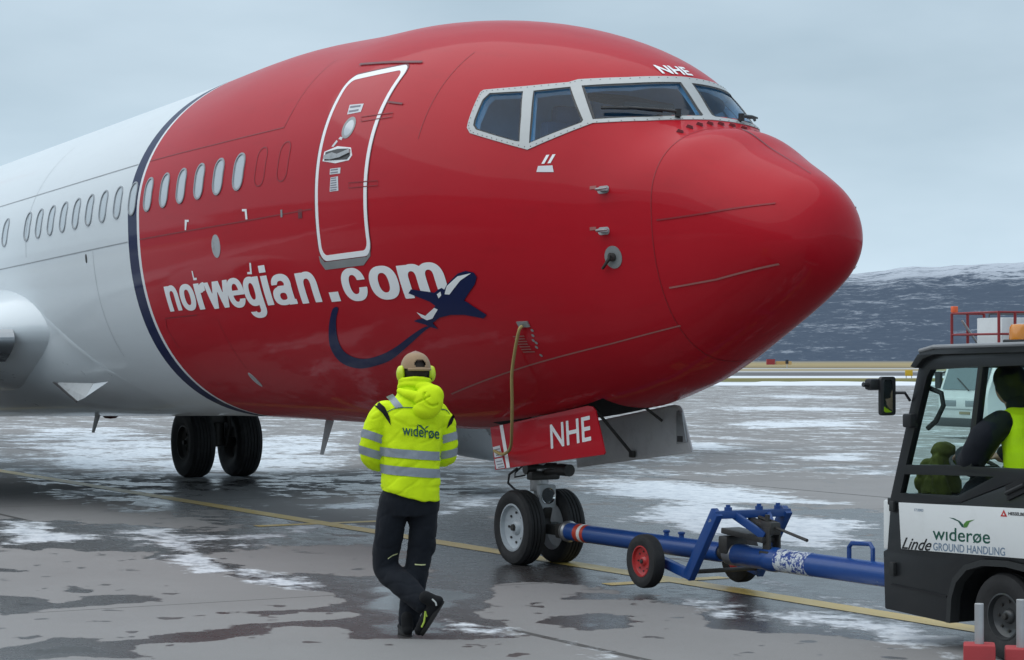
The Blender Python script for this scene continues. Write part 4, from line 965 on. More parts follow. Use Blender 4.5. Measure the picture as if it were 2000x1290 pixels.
def wheel(name, x, y, z, r, w, rimr, parent, rimmat, outward, tread=4):
    """tyre with grooves and a dished rim; axle along y"""
    hw = w/2; P = [(-hw*.80, rimr), (-hw*.98, rimr+.35*(r-rimr)), (-hw, rimr+.6*(r-rimr)), (-hw*.88, r*.955), (-hw*.66, r*.99)]
    k = tread
    for i in range(k):
        c = -hw*.66+(i+.5)*(hw*1.32/k); g = hw*1.32/k*.5
        P += [(c-g*.78, r), (c+g*.72, r)] if i == k-1 else [(c-g*.78, r), (c+g*.66, r), (c+g*.70, r-.011), (c+g*1.12, r-.011)]
    P += [(hw*.66, r*.99), (hw*.88, r*.955), (hw, rimr+.6*(r-rimr)), (hw*.98, rimr+.35*(r-rimr)), (hw*.80, rimr)]
    t = MB().lathe(P, (x, y, z), 'y', 56)
    t.f = [f for f in t.f if len(f) == 4]
    ty = t.build(name, M_rubber, parent, sharp=30)
    o = outward
    rim = MB().lathe([(o*hw*.80, rimr*1.0), (o*hw*.84, rimr*1.0), (o*hw*.86, rimr*.93), (o*hw*.5, rimr*.88), (o*hw*.28, rimr*.62), (o*hw*.30, rimr*.34), (o*hw*.55, rimr*.26), (o*hw*.60, rimr*.20), (o*hw*.62, 0)], (x, y, z), 'y', 40, caps=False)
    rim.lathe([(-o*hw*.80, rimr), (-o*hw*.3, rimr*.85), (-o*hw*.2, 0)], (x, y, z), 'y', 28, caps=False)
    rm = rim.build('rim', rimmat, ty, sharp=40)
    bo = MB()
    for k in range(8):
        a = 2*math.pi*k/8; bo.lathe([(o*hw*.24, .012*r/.33), (o*hw*.40, .012*r/.33)], (x+math.cos(a)*rimr*.62, y, z+math.sin(a)*rimr*.62), 'y', 6)
    bo.lathe([(o*hw*.55, rimr*.15), (o*hw*.82, rimr*.13), (o*hw*.84, rimr*.08)], (x, y, z), 'y', 12)
    bo.build('wheel_nuts', M_darksteel, ty)
    return ty
GX, GY, GR = -3.885, .035, .335
M_rimw = simple('pale_grey_wheel_enamel', (.42, .46, .49), .35, coat=.3, var=.1, dirt=((.15, .15, .15), .4))
NG = []
for sg in (-1, 1): A(wheel('nose_wheel', GX, GY+sg*.205, GR, GR, .20, .215, None, M_rimw, sg))
A(MB().tube([(GX, GY, .335), (GX-.0, GY, .62), (GX-.0, GY, 1.5)], [.052, .052, .075], 18).build('nose_gear_strut', M_alu, None))
A(MB().lathe([(0, .085), (.16, .085), (.165, .075)], (GX, GY, .655), 'z', 20).lathe([(0, .095), (.04, .095)], (GX, GY, .82), 'z', 20).build('strut_collar', M_steel, None))
A(MB().tube([(GX, GY-.2, GR), (GX, GY+.2, GR)], .038, 12).build('nose_axle', M_alu, None))
A(MB().tube([(GX-.05, GY, .72), (GX-.62, GY-.05, 1.22)], .035, 10).tube([(GX-.05, GY+.1, .80), (GX-.5, GY+.14, 1.25)], .03, 10).build('drag_brace', M_darksteel, None))
A(MB().box((GX+.07, GY, .80), (.10, .30, .08), bev=.02).tube([(GX+.02, GY-.16, .86), (GX+.02, GY+.16, .86)], .05, 12).tube([(GX+.12, GY, .83), (GX+.55, GY, .87)], .03, 10).tube([(GX+.45, GY-.05, .87), (GX+.62, GY-.05, .87)], .055, 14).build('steering_actuator', M_darksteel, None))
tl = A(MB().prism(rounded(GY-.085, GY+.085, .50, .72, .02, 3), GX+.10, GX+.15, 'yz').build('taxi_light_bracket', M_alu, None, bev=.004))
M_mirror = simple('lamp_reflector', (.75, .76, .76), .07, metal=1, var=.05)
MB().lathe([(.15, .072), (.165, .072), (.16, .064), (.12, .045), (.10, .0)], (GX, GY, .62), 'x', 24).build('taxi_light_reflector', M_mirror, tl)
MB().lathe([(.158, .0), (.158, .066)], (GX, GY, .62), 'x', 24).build('taxi_light_lens', glass('lamp_glass', (.9, .92, .92), 1.0), tl)
A(MB().box((GX+.10, GY, .46), (.10, .09, .14), Matrix.Rotation(R(20), 3, 'Y'), bev=.015).box((GX+.10, GY, .36), (.12, .07, .10), Matrix.Rotation(R(-25), 3, 'Y'), bev=.015).build('torsion_link', M_darksteel, None))
hs = MB()
hs.tube([(GX-.12, GY-.16, .86), (GX-.20, GY-.2, .80), (GX-.24, GY-.19, .72), (GX-.2, GY-.14, .66), (GX-.06, GY-.06, .62)], .011, 6); hs.tube([(GX-.1, GY-.12, .88), (GX-.14, GY-.17, .82), (GX-.10, GY-.2, .78), (GX-.04, GY-.12, .8)], .008, 6)
A(hs.build('hydraulic_hose', M_black, None))
# nose gear doors, hanging open
def gdoor(y, bulge, out_mat, in_mat, outer_first):
    prof = [(-3.955, 1.235), (-2.27, 1.462), (-2.19, 1.455), (-2.145, 1.425), (-1.995, 1.085), (-2.01, 1.066), (-3.862, .858)]
    m = MB(); m.prism(prof, y, y+.014*bulge); return m
dn = A(gdoor(-.42, -1, None, None, 0).build('nose_gear_door', M_redpaint, None, bev=.004))
MB().prism([(-3.93, 1.225), (-2.29, 1.444), (-2.03, 1.09), (-3.84, .885)], -.4195, -.4165).build('door_lining', M_alu, dn)
dp = A(gdoor(.42, 1, None, None, 0).build('nose_gear_door', M_lining, None, bev=.004))
MB().prism([(-3.95, 1.23), (-2.27, 1.458), (-2.15, 1.42), (-2.0, 1.09), (-3.86, .865)], .4345, .436).build('door_skin', M_redpaint, dp)
M_lining = simple('grimy_grey_lining', (.55, .555, .56), .55, var=.15, vscale=5, dirt=((.12, .115, .11), .45))
MB().prism([(-3.93, 1.225), (-2.29, 1.444), (-2.20, 1.43), (-2.03, 1.09), (-3.84, .885)], .416, .4195).build('door_lining', M_lining, dp)
MB().prism([(-2.20, 1.41), (-2.12, 1.40), (-2.05, 1.15), (-2.20, 1.13)], .40, .4165).build('lining_rib', M_alu, dp, bev=.004)
MB().prism([(-2.18, 1.20), (-2.10, 1.20), (-2.10, 1.15), (-2.18, 1.15)], .395, .40).build('lining_slot', M_well, dp)
MB().tube([(-2.95, .05, 1.42), (-2.87, .385, 1.02)], .014, 8).box((-2.87, .385, 1.02), (.06, .04, .06), bev=.01).build('door_strut', M_darksteel, dp)
MB().tube([(-2.45, .2, 1.47), (-2.40, .39, 1.32)], .013, 8).build('door_strut', M_darksteel, dp)
t_ = bold_bm('NHE', -2.875, -2.215, 0, .205, .012, 40)
for v in t_.verts:
    k = (v.co.x+2.875)/.66; zb_ = 1.082+.094*k; v.co = Vector((v.co.x+(v.co.y-.1)*-.10, -.4365, zb_+v.co.y))
me = bpy.data.meshes.new('registration_lettering'); t_.to_mesh(me); t_.free(); finish('registration_lettering', me, M_letter, dn, False)
def on_door(name, P, mat, y=-.4362): return MB().prism(P, y, y-.001).build(name, mat, dn, False)
on_door('white_band', [(-3.775, 1.258), (-3.715, 1.266), (-3.585, .892), (-3.645, .885)], M_letter)
on_door('placard', [(-3.90, 1.06), (-3.77, 1.08), (-3.725, .985), (-3.865, .968)], M_decal); on_door('placard', [(-3.865, .955), (-3.72, .973), (-3.675, .885), (-3.835, .868)], M_decal)
for (xa, za), n in (((-3.875, 1.04), 3), ((-3.835, .935), 3)):
    for i in range(n): on_door('placard_print', [(xa+.035*i*.5, za-.024*i), (xa+.105+.035*i*.5, za+.014-.024*i), (xa+.108+.035*i*.5, za+.006-.024*i), (xa+.003+.035*i*.5, za-.008-.024*i)], M_ink, -.4376)
# straw-coloured bonding cable hanging from the hatch to the door
pz = T(side(2.16, 1.945, .02))
cab = [pz, (pz[0]-.03, pz[1]-.02, pz[2]-.06), (-2.50, -1.02, 1.75), (-2.66, -.93, 1.50), (-2.90, -.80, 1.25), (-3.25, -.62, 1.08), (-3.60, -.50, 1.01), (-3.83, -.46, 1.03)]
fine = []
for i in range(len(cab)-1):
    p0, p1, p2, p3 = [Vector(cab[max(0, min(len(cab)-1, i+k))]) for k in (-1, 0, 1, 2)]
    for j in range(6): t = j/6; fine.append(.5*((2*p1)+(p2-p0)*t+(2*p0-5*p1+4*p2-p3)*t*t+(3*p1-p0-3*p2+p3)*t**3))
fine.append(Vector(cab[-1]))
A(MB().tube(fine, .014, 8).build('bonding_cable', simple('straw_cable', (.42, .32, .12), .6, var=.25, vscale=20), None))
# main undercarriage
for sg in (-1, 1):
    yc = sg*2.775
    for q in (-1, 1): A(wheel('main_wheel', -18.86, yc+q*.39, .545, .545, .40, .27, None, M_darksteel, q, 5))
    A(MB().tube([(-18.86, yc, .5), (-18.86, yc, 1.9)], .12, 16).tube([(-18.86, yc-.3, .545), (-18.86, yc+.3, .545)], .08, 12).tube([(-18.86, yc-sg*.1, 1.0), (-18.7, yc-sg*1.2, 1.5)], .07, 10).box((-18.75, yc, .95), (.16, .34, .2), bev=.02).tube([(-18.7, yc+.1, .5), (-18.6, yc+.12, .8), (-18.7, yc+.05, 1.3)], .03, 8).build('main_gear_strut', M_darksteel, None))
bpy.context.view_layer.update()
for o in AIRKIDS:
    o.parent = AIR; o.matrix_parent_inverse = AIR.matrix_world.inverted()

# ------------------------------------------------------------------ tow bar
b = NB('chipped_blue_paint'); ob = b.obj(); n1 = b.noise(ob, 7, 8, .7); n2 = b.noise(ob, 26, 6, .7)
chip = b.step(b.math('ADD', n1, b.math('MULTIPLY', b.math('SUBTRACT', n2, .5), .5)), .68, .74)
cc = b.mix(n2, (.004, .042, .19), (.008, .065, .27)); b.bsdf(Base_Color=b.mix(chip, cc, (.30, .30, .30)), Roughness=b.math('ADD', .28, b.math('MULTIPLY', n2, .3)), Coat_Weight=.25)
M_blue = b.m
b = NB('worn_white_stencil'); ob = b.obj(); n1 = b.noise(ob, 22, 6, .75, .6); n2 = b.noise(ob, 60, 3, .6)
b.bsdf(Base_Color=b.mix(b.step(b.math('ADD', n1, b.math('MULTIPLY', b.math('SUBTRACT', n2, .5), .3)), .47, .53), (.009, .045, .24), (.62, .66, .68)), Roughness=.45)
M_stencil = b.m
M_redrim = simple('red_wheel_enamel', (.42, .02, .02), .4, coat=.3, var=.15, dirt=((.08, .03, .03), .5))
M_band_r = simple('red_reflective_band', (.50, .045, .02), .4, var=.1); M_band_w = simple('white_reflective_band', (.7, .7, .68), .4, var=.1)
TB = empty('tow_bar', 'blue aircraft tow bar with red wheels between nose gear and tractor', 'tow bar', (-1.4, .04, 0))
def tb(m, name, mat, parent=None, **k):
    o = m.build(name, mat, None if parent is None else parent, org=(-1.4, .04, 0) if parent is None else (-1.4, .04, 0), **k)
    o.parent = parent or TB; return o
yb = .04; zb0 = .325
tb(MB().box((-3.62, yb, .325), (.42, .09, .09), bev=.015).box((-3.45, yb, .325), (.12, .13, .13), bev=.02).tube([(-3.80, yb-.13, .325), (-3.80, yb+.13, .325)], .03, 12), 'tow_head', M_darksteel)
tb(MB().lathe([(-3.42, .055), (-3.40, .092), (-3.36, .095), (-3.345, .08)], (0, yb, zb0), 'x', 32), 'head_collar', M_steel)
mt = tb(MB().lathe([(-3.35, .078), (-1.02, .078), (-1.0, .07)], (0, yb, zb0), 'x', 36), 'main_tube', M_blue)
for i, (x0, x1, mm) in enumerate(((-3.19, -3.12, M_band_r), (-3.12, -3.07, M_band_w), (-3.07, -3.02, M_band_r))): tb(MB().lathe([(x0, .0775), (x0, .0795), (x1, .0795), (x1, .0775)], (0, yb, zb0), 'x', 36), 'reflective_band', mm, mt)
for x in (-1.80, -1.58): tb(MB().lathe([(.07, .022), (.10, .022), (.105, .03), (.12, .03), (.125, .012)], (x, yb, zb0), 'z', 10), 'tube_bolt', M_blue, mt)
tb(MB().tube([(-1.06, yb, zb0), (-.86, yb, zb0)], .058, 24), 'shock_absorber', M_darksteel)
rt = tb(MB().lathe([(-.92, .06), (-.88, .086), (-.40, .086), (-.38, .094), (-.28, .094), (-.26, .086), (1.72, .086), (1.74, .06)], (0, yb, zb0), 'x', 36), 'rear_tube', M_blue)
tb(MB().lathe([(-.90, .0855), (-.875, .089), (-.80, .089), (-.79, .0865)], (0, yb, zb0), 'x', 36), 'worn_tube_end', M_steel, rt)
tb(MB().lathe([(-.22, .0862), (-.22, .0878), (.17, .0878), (.17, .0862)], (0, yb, zb0), 'x', 36), 'worn_stencil', M_stencil, rt)
tb(MB().tube([(.60, yb, zb0+.08), (.60, yb, .49), (.63, yb, .52), (.84, yb, .53), (.87, yb, .50), (.87, yb, zb0+.08)], .017, 10), 'lift_handle', M_blue)
tb(MB().box((-.345, yb-.045, .46), (.09, .02, .22), bev=.006).box((-.345, yb+.045, .46), (.09, .02, .22), bev=.006).box((-.345, yb, .37), (.12, .16, .04), bev=.01), 'jack_bracket', M_darksteel)
tb(MB().box((1.70, yb, .325), (.16, .12, .06), bev=.01).lathe([(-.05, .075), (.05, .075)], (1.72, yb, zb0), 'z', 20), 'tow_eye', M_darksteel)
def boxbar(m, a, c, w, h):
    a, c = Vector(a), Vector(c); d = c-a; q = d.to_track_quat('X', 'Z').to_matrix(); m.box((a+c)/2, (d.length, w, h), q, bev=.006); return m
for yy in (-.285, .37):
    m = MB(); boxbar(m, (-1.42, yy, .25), (-.95, yy, .165), .055, .075); boxbar(m, (-.99, yy, .15), (-.60, yy, .68), .06, .095)
    tb(m, 'wheel_arm', M_blue)
tb(boxbar(MB(), (-.62, -.31, .655), (-.62, .40, .655), .075, .06), 'cross_beam', M_blue)
tb(MB().tube([(-.97, -.28, .19), (-.97, .37, .19)], .018, 10), 'lower_tie_rod', M_darksteel)
for yy in (-.12, .2): tb(boxbar(MB(), (-.62, yy, .655), (-.36, yb+(.055 if yy > 0 else -.055), .50), .035, .06), 'beam_strut', M_blue)
for yy in (-.17, .12, .30): tb(MB().lathe([(.0, .03), (.03, .03), (.035, .018), (.05, .018)], (-.62, yy, .68), 'z', 6), 'beam_bolt', M_blue)
tb(MB().tube([(-.62, yb, .60), (-.30, yb, .55)], .035, 12).box((-.36, yb, .56), (.14, .10, .10), bev=.02).tube([(-.40, yb, .56), (-.40, yb, .66)], .02, 10).tube([(-.55, yb+.03, .63), (-.33, yb+.03, .60)], .016, 8), 'hand_pump', M_darksteel)
tb(MB().tube([(-.30, yb, .57), (.10, yb, .50)], [.011, .013], 8), 'pump_handle', M_darksteel)
tb(MB().box((-.62, yb, .49), (.55, .18, .045), Matrix.Rotation(R(4), 3, 'Y'), bev=.01).box((-.86, yb, .40), (.12, .2, .14), bev=.02), 'pump_tray', M_darksteel)
for yy, sg in ((-.415, -1), (.50, 1)):
    w = wheel('tow_bar_wheel', -1.41, yy, .245, .213, .115, .125, None, M_redrim, sg, 1)
    for o_ in [w]+list(w.children): o_.location = o_.location
    w.parent = TB; w.location = (1.4, -.04, 0)
    tb(MB().tube([(-1.41, yy, .245), (-1.41, -.285 if sg < 0 else .37, .245)], .025, 10), 'stub_axle', M_darksteel)

# ------------------------------------------------------------------ tow tractor
M_tug = simple('black_tractor_paint', (.011, .013, .015), .38, coat=.2, var=.15, vscale=4, bump=.02, dirt=((.05, .05, .05), .12))
M_tugin = simple('dark_cab_trim', (.018, .02, .021), .6, var=.2)
M_tugw = simple('white_tractor_panel', (.70, .72, .72), .35, coat=.3, var=.03, dirt=((.45, .44, .42), .2))
M_tugglass = glass('green_tinted_glass', (.915, .975, .962), .14)
M_amber = simple('amber_beacon_lens', (.62, .21, .005), .25, coat=.6, var=.1)
M_green = simple('dark_green_lettering', (.006, .075, .05), .45); M_leaf = simple('leaf_green_lettering', (.07, .21, .035), .45); M_bluegrey = simple('blue_grey_lettering', (.16, .22, .30), .45); M_blk = simple('black_lettering', (.008, .008, .01), .45)
TX = (2.6, 0, 0)
TUG = empty('tow_tractor', 'black airport tow tractor with white lettered side panel at right edge', 'tractor', TX)
def tg(m, name, mat, parent=None, **k):
    o = m.build(name, mat, None, org=TX, **k); o.parent = parent or TUG; return o
YN, YF = -.62, .66
low = [(1.80, .585), (1.815, .205), (2.45, .178), (2.466, .35), (2.515, .47), (2.626, .563), (2.784, .607), (3.0, .618), (3.2, .60), (3.33, .53), (3.41, .40), (3.43, .19), (4.75, .22), (4.78, .60), (4.78, .98), (3.72, 1.0), (3.70, 1.27), (3.14, 1.126), (2.546, .945), (1.875, .905), (1.84, .60)]
body = tg(MB().prism(low, YN, YF), 'lower_body', M_tug, sharp=30, bev=.012)
tg(MB().prism([(1.895, .378), (1.885, .370), (2.435, .341), (2.44, .352)], YN-.002, YN-.008), 'door_seam', M_blk, body)
for z0, z1 in ((.43, .52), (.85, .92)): tg(MB().box((1.915, YN-.012, (z0+z1)/2), (.045, .03, z1-z0), bev=.008), 'door_hinge', M_tugin, body)
archp = [(2.45, .184), (2.466, .351), (2.515, .47), (2.626, .563), (2.784, .608), (3.0, .618), (3.2, .60), (3.33, .53), (3.41, .40), (3.43, .19)]
ain = [(2.49, .184), (2.505, .345), (2.548, .445), (2.645, .53), (2.79, .57), (3.0, .58), (3.185, .563), (3.30, .505), (3.37, .385), (3.39, .19)]
tg(MB().add(*(lambda P: ([(p[0], YN-.025, p[1]) for p in P]+[(p[0], YN+.05, p[1]) for p in P], [(i, i+1, i+1+20, i+20) for i in range(9)]+[(10+i, 10+i+1, 10+i+21, 10+i+20) for i in range(9)]+[(i, i+1, 11+i, 10+i) for i in range(9)]))(archp+ain)), 'wheel_arch_trim', M_tugin)
pan = tg(MB().prism([(1.974, .914), (4.3, .975), (4.3, .672), (1.999, .613)], YN-.004, YN-.012), 'white_side_panel', M_tugw, bev=.003)
tg(MB().box((1.815, 0, .757), (.075, 1.20, .325), bev=.012), 'front_panel', M_tugw)
tg(MB().prism([(2.985, 1.075), (3.16, 1.14), (3.16, 1.045), (3.005, .985)], YN-.002, YN-.012), 'door_handle_recess', M_blk); tg(MB().tube([(3.0, YN-.02, 1.03), (3.16, YN-.02, 1.09)], .012, 8), 'door_handle', M_tugin)
# cab sides: one frame plate each with three openings, glazed
outl = [(1.872, .90), (2.194, 1.854), (2.235, 1.887), (2.354, 1.905), (3.74, 1.925), (3.74, 1.27), (3.14, 1.13), (2.56, .945)]
W1 = [(2.252, 1.735), (2.29, 1.78), (2.735, 1.80), (2.623, 1.184), (2.043, 1.162)]; W2 = [(2.782, 1.80), (3.66, 1.825), (3.66, 1.33), (3.55, 1.24), (3.2, 1.185), (2.671, 1.177)]; WL = [(2.028, 1.10), (2.886, 1.125), (2.546, .988), (1.985, .976)]
def plate(polys, y0, y1):
    tri = tessellate_polygon([[Vector((p[0], p[1], 0)) for p in q] for q in polys]); pts = [p for q in polys for p in q]; n = len(pts)
    f = [tuple(t) for t in tri]+[tuple(i+n for i in reversed(t)) for t in tri]; k = 0
    for q in polys:
        m = len(q); f += [(k+i, k+(i+1) % m, k+(i+1) % m+n, k+i+n) for i in range(m)]; k += m
    return MB().add([(p[0], y0, p[1]) for p in pts]+[(p[0], y1, p[1]) for p in pts], f)
for y0, y1 in ((YN-.006, YN+.045), (YF-.045, YF+.006)):
    fr = tg(plate([outl, W1, W2, WL], y0, y1), 'cab_side_frame', M_tug, bev=.006)
    ym = (y0+y1)/2+(.0)
    for P in (W1, W2, WL): tg(MB().prism(P, ym, ym+.006), 'side_window', M_tugglass, fr, smooth=False)
rf = tg(MB().prism([(2.13, 1.80), (2.20, 1.876), (2.30, 1.912), (2.40, 1.927), (3.85, 1.955), (3.88, 1.93), (3.86, 1.90), (2.36, 1.878), (2.25, 1.85), (2.18, 1.79)], YN-.04, YF+.04), 'cab_roof', M_tug, sharp=40, bev=.008)
tg(MB().tube([(2.22, YN-.035, 1.90), (2.36, YN-.042, 1.925), (3.85, YN-.042, 1.950)], .014, 8), 'roof_gutter', simple('grey_trim', (.22, .23, .24), .4), rf)
ws = tg(MB().prism([(1.895, .93), (2.205, 1.83), (2.22, 1.825), (1.91, .925)], YN+.05, YF-.05), 'windscreen', M_tugglass, smooth=False)
tg(MB().box((1.885, 0, .915), (.07, 1.25, .05), bev=.01), 'windscreen_sill', M_tug); tg(MB().box((2.195, 0, 1.835), (.06, 1.25, .05), bev=.01), 'windscreen_header', M_tug)
for yy in (.0, .22): tg(MB().tube([(1.91, yy-.05, .94), (2.02, yy+.12, 1.25)], .009, 6), 'windscreen_wiper', M_black)
tg(MB().box((3.73, YN+.07, 1.6), (.06, .06, .62), bev=.01).box((3.73, YF-.07, 1.6), (.06, .06, .62), bev=.01).box((3.73, 0, 1.3), (.05, 1.2, .06), bev=.01), 'rear_cab_frame', M_tug)
tg(MB().box((2.05, .02, .88), (.26, 1.15, .18), bev=.03).box((2.2, .05, .72), (.12, 1.1, .36), bev=.03), 'dashboard', M_tugin)
tg(MB().box((2.98, -.29, .95), (.46, .46, .14), bev=.05).box((3.20, -.29, 1.25), (.14, .46, .62), Matrix.Rotation(R(-8), 3, 'Y'), bev=.05), 'driver_seat', M_tugin)
m = MB(); ctr = Vector((2.34, -.29, 1.15)); q = Matrix.Rotation(R(-66), 3, 'Y')
m.tube([ctr+q @ Vector((0, .17*math.cos(a), .17*math.sin(a))) for a in np.linspace(0, 2*math.pi, 25)[:-1]], .014, 8, closed=True); m.tube([ctr, ctr+q @ Vector((-.45, 0, -.02))], .025, 10)
for a in (0, 2.1, 4.2): m.tube([ctr, ctr+q @ Vector((0, .17*math.cos(a), .17*math.sin(a)))], .010, 6)
tg(m, 'steering_wheel', M_tugin)
# mirrors and lamps
mr = tg(MB().prism(rounded(-.862, -.742, 1.485, 1.735, .02, 3), 2.085, 2.055, 'yz'), 'door_mirror', M_black, bev=.004)
tg(MB().prism(rounded(-.845, -.775, 1.505, 1.715, .015, 3), 2.092, 2.086, 'yz'), 'mirror_glass', simple('mirror_glass', (.72, .78, .78), .04, metal=1, var=.02), mr, smooth=False)
tg(MB().tube([(2.07, -.745, 1.63), (2.10, -.68, 1.63), (2.09, -.63, 1.58)], .010, 8), 'mirror_arm', M_black, mr)
tg(MB().box((2.03, -.885, 1.685), (.07, .09, .075), bev=.02).tube([(2.03, -.93, 1.68), (2.03, -.965, 1.685)], .016, 8), 'side_lamp', M_black, mr)
tg(MB().box((2.10, -.635, 1.45), (.085, .07, .09), bev=.015), 'mirror_clamp', M_black)
tg(MB().lathe([(0, .035), (.03, .042), (.05, .03), (.052, 0)], (2.175, -.57, 1.86), 'z', 14).box((2.17, -.57, 1.855), (.05, .05, .04)), 'roof_lamp', M_black)
tg(MB().tube([(2.19, -.55, 1.66), (2.28, -.53, 1.63), (2.30, -.53, 1.55), (2.24, -.54, 1.45), (2.17, -.55, 1.40)], .017, 8), 'grab_handle', M_tugin)
bc = tg(MB().box((2.90, -.42, 1.952), (.16, .16, .035), bev=.008), 'beacon_base', M_black); tg(MB().lathe([(0, .075), (.075, .072), (.095, .06), (.10, 0)], (2.90, -.42, 1.968), 'z', 20), 'beacon_lens', M_amber, bc)
wheel_t = wheel('tractor_wheel', 2.93, -.52, .268, .268, .19, .145, None, simple('black_wheel_enamel', (.03, .032, .034), .4, coat=.3), -1, 3); wheel_t.parent = TUG; wheel_t.location = (-2.6, 0, 0)
wheel_f = wheel('tractor_wheel', 2.93, .56, .268, .268, .19, .145, None, MATS['black_wheel_enamel'], 1, 3); wheel_f.parent = TUG; wheel_f.location = (-2.6, 0, 0)
for yy, sg in ((-.52, -1), (.56, 1)):
    w_ = wheel('tractor_wheel', 4.35, yy, .268, .268, .19, .145, None, MATS['black_wheel_enamel'], sg, 3); w_.parent = TUG; w_.location = (-2.6, 0, 0)
tg(MB().box((2.93, .02, .42), (.78, .80, .30), bev=.02).tube([(2.93, -.45, .268), (2.93, .5, .268)], .05, 10), 'front_axle_beam', M_blk)
# writing on the white panel
def sign(name, bm, y=YN-.0135, slope=.0262, x0=2.6, mat=None, parent=pan):
    me = bpy.data.meshes.new(name)
    for v in bm.verts: v.co = Vector((v.co.x-TX[0], y, v.co.y+(v.co.x-x0)*slope))
    bm.to_mesh(me); bm.free(); o = finish(name, me, mat, None, False); o.parent = parent; return o
sign('lettering', bold_bm('wıderøe', 2.315, 2.85, .700, .788, .006, 30), mat=M_green)
sign('bird_emblem', flat_bm([[(2.47, .851), (2.52, .848), (2.575, .832), (2.605, .812), (2.612, .792), (2.59, .797), (2.555, .83)]]), mat=M_green); sign('bird_emblem', flat_bm([[(2.614, .792), (2.608, .815), (2.635, .835), (2.715, .848), (2.665, .83), (2.64, .797)]]), mat=M_leaf)
sign('lettering', bold_bm('GROUND HANDLING', 2.318, 2.985, .636, .686, .012, 26), mat=M_bluegrey)
t2 = text_bm('Linde', 2.005, 2.302, .630, .706, .012, .5); sign('lettering', t2, mat=M_blk)
sign('lettering', text_bm('17.0083', 2.135, 2.222, .879, .896, .01), mat=M_bluegrey)
sign('lettering', text_bm('HESSELBERG', 3.015, 3.20, .886, .906, .03), mat=M_blk); sign('triangle_emblem', flat_bm([[(2.945, .876), (3.005, .876), (2.975, .918)]]), mat=simple('red_emblem', (.5, .02, .02), .4)); sign('triangle_emblem', flat_bm([[(2.965, .884), (2.985, .884), (2.975, .900)]]), y=YN-.0145, mat=M_tugw)

# ------------------------------------------------------------------ soft bodies: union of tubes and balls, re-surfaced
def blob(name, m, mat, parent=None, voxel=.012, smooth=2, wrinkle=None, xf=None):
    """m: MB with closed overlapping shapes; the union becomes one continuous skin"""
    me = bpy.data.meshes.new(name); me.from_pydata([tuple(map(float, v)) for v in m.v], [], m.f); me.update()
    bm = bmesh.new(); bm.from_mesh(me); bmesh.ops.remove_doubles(bm, verts=bm.verts, dist=1e-5); bmesh.ops.recalc_face_normals(bm, faces=bm.faces); bm.to_mesh(me); bm.free()
    o = bpy.data.objects.new(name, me); COL.objects.link(o)
    r_ = o.modifiers.new('r', 'REMESH'); r_.mode = 'VOXEL'; r_.voxel_size = voxel
    if smooth: s_ = o.modifiers.new('s', 'SMOOTH'); s_.factor = .5; s_.iterations = smooth
    bpy.context.view_layer.update(); nm = bpy.data.meshes.new_from_object(o.evaluated_get(bpy.context.evaluated_depsgraph_get()))
    o.modifiers.clear(); bpy.data.objects.remove(o); bpy.data.meshes.remove(me)
    if wrinkle:
        nm.update(); co = [(v.co.copy(), v.normal.copy()) for v in nm.vertices]
        for v, (c, n_) in zip(nm.vertices, co): v.co = c+n_*wrinkle(c)
    nm.name = name
    return finish(name, nm, mat, parent, True, None)
def ball(m, c, r, n=14):
    bm = bmesh.new(); bmesh.ops.create_uvsphere(bm, u_segments=n*2, v_segments=n, radius=1)
    for v in bm.verts: v.co = Vector((v.co.x*r[0]+c[0], v.co.y*r[1]+c[1], v.co.z*r[2]+c[2]))
    return m.bm(bm)
def loft(m, rings, n=28, p=2.3):
    """closed tube through elliptical rings (centre, right-vector radius, forward radius, yaw)"""
    V = []; F = []
    for c, rx, ry, yaw in rings:
        for k in range(n):
            a = 2*math.pi*k/n; x = rx*math.copysign(abs(math.cos(a))**(2/p), math.cos(a)); y = ry*math.copysign(abs(math.sin(a))**(2/p), math.sin(a))
            V.append((c[0]+x*math.cos(yaw)-y*math.sin(yaw), c[1]+x*math.sin(yaw)+y*math.cos(yaw), c[2]))
    for i in range(len(rings)-1):
        for k in range(n): l = (k+1) % n; F.append((i*n+k, i*n+l, (i+1)*n+l, (i+1)*n+k))
    F += [tuple(range(n-1, -1, -1)), tuple((len(rings)-1)*n+k for k in range(n))]
    return m.add(V, F)
def spline(pts, k=6):
    P = [Vector(p) for p in pts]; o = []
    for i in range(len(P)-1):
        p0, p1, p2, p3 = [P[max(0, min(len(P)-1, i+q))] for q in (-1, 0, 1, 2)]
        for j in range(k): t = j/k; o.append(.5*((2*p1)+(p2-p0)*t+(2*p0-5*p1+4*p2-p3)*t*t+(3*p1-p0-3*p2+p3)*t**3))
    o.append(P[-1]); return o
def limb(m, pts, rad, k=6, n=18):
    q = spline(pts, k); rr = [np.interp(i/(len(q)-1)*(len(pts)-1), range(len(pts)), rad) for i in range(len(q))]
    m.tube(q, [float(x) for x in rr], n)
    for e, r_ in ((q[0], rr[0]), (q[-1], rr[-1])): ball(m, e, (r_*.98,)*3, 8)
    return m
M_skin = simple('skin', (.42, .25, .18), .55, var=.1)
def fabric(name, col, rough=.8, var=.08, weave=400, bump=.12, fold=9, sheen=.2):
    b = NB(name); ob = b.obj(); n1 = b.noise(ob, fold, 5, .6); n2 = b.noise(ob, weave, 2, .5)
    c = b.mix(n1, tuple(q*(1-var) for q in col), tuple(min(1, q*(1+var)) for q in col))
    h = b.math('ADD', b.math('MULTIPLY', n2, .25), n1)
    b.bsdf(Base_Color=c, Roughness=rough, Sheen_Weight=sheen, Specular_IOR_Level=.3, Normal=b.bump(h, bump, .02)); MATS[name] = b.m; return b.m
M_hivis = fabric('hi_vis_yellow_cloth', (.66, .88, .006), .8, .05, bump=.3, fold=16, sheen=0)
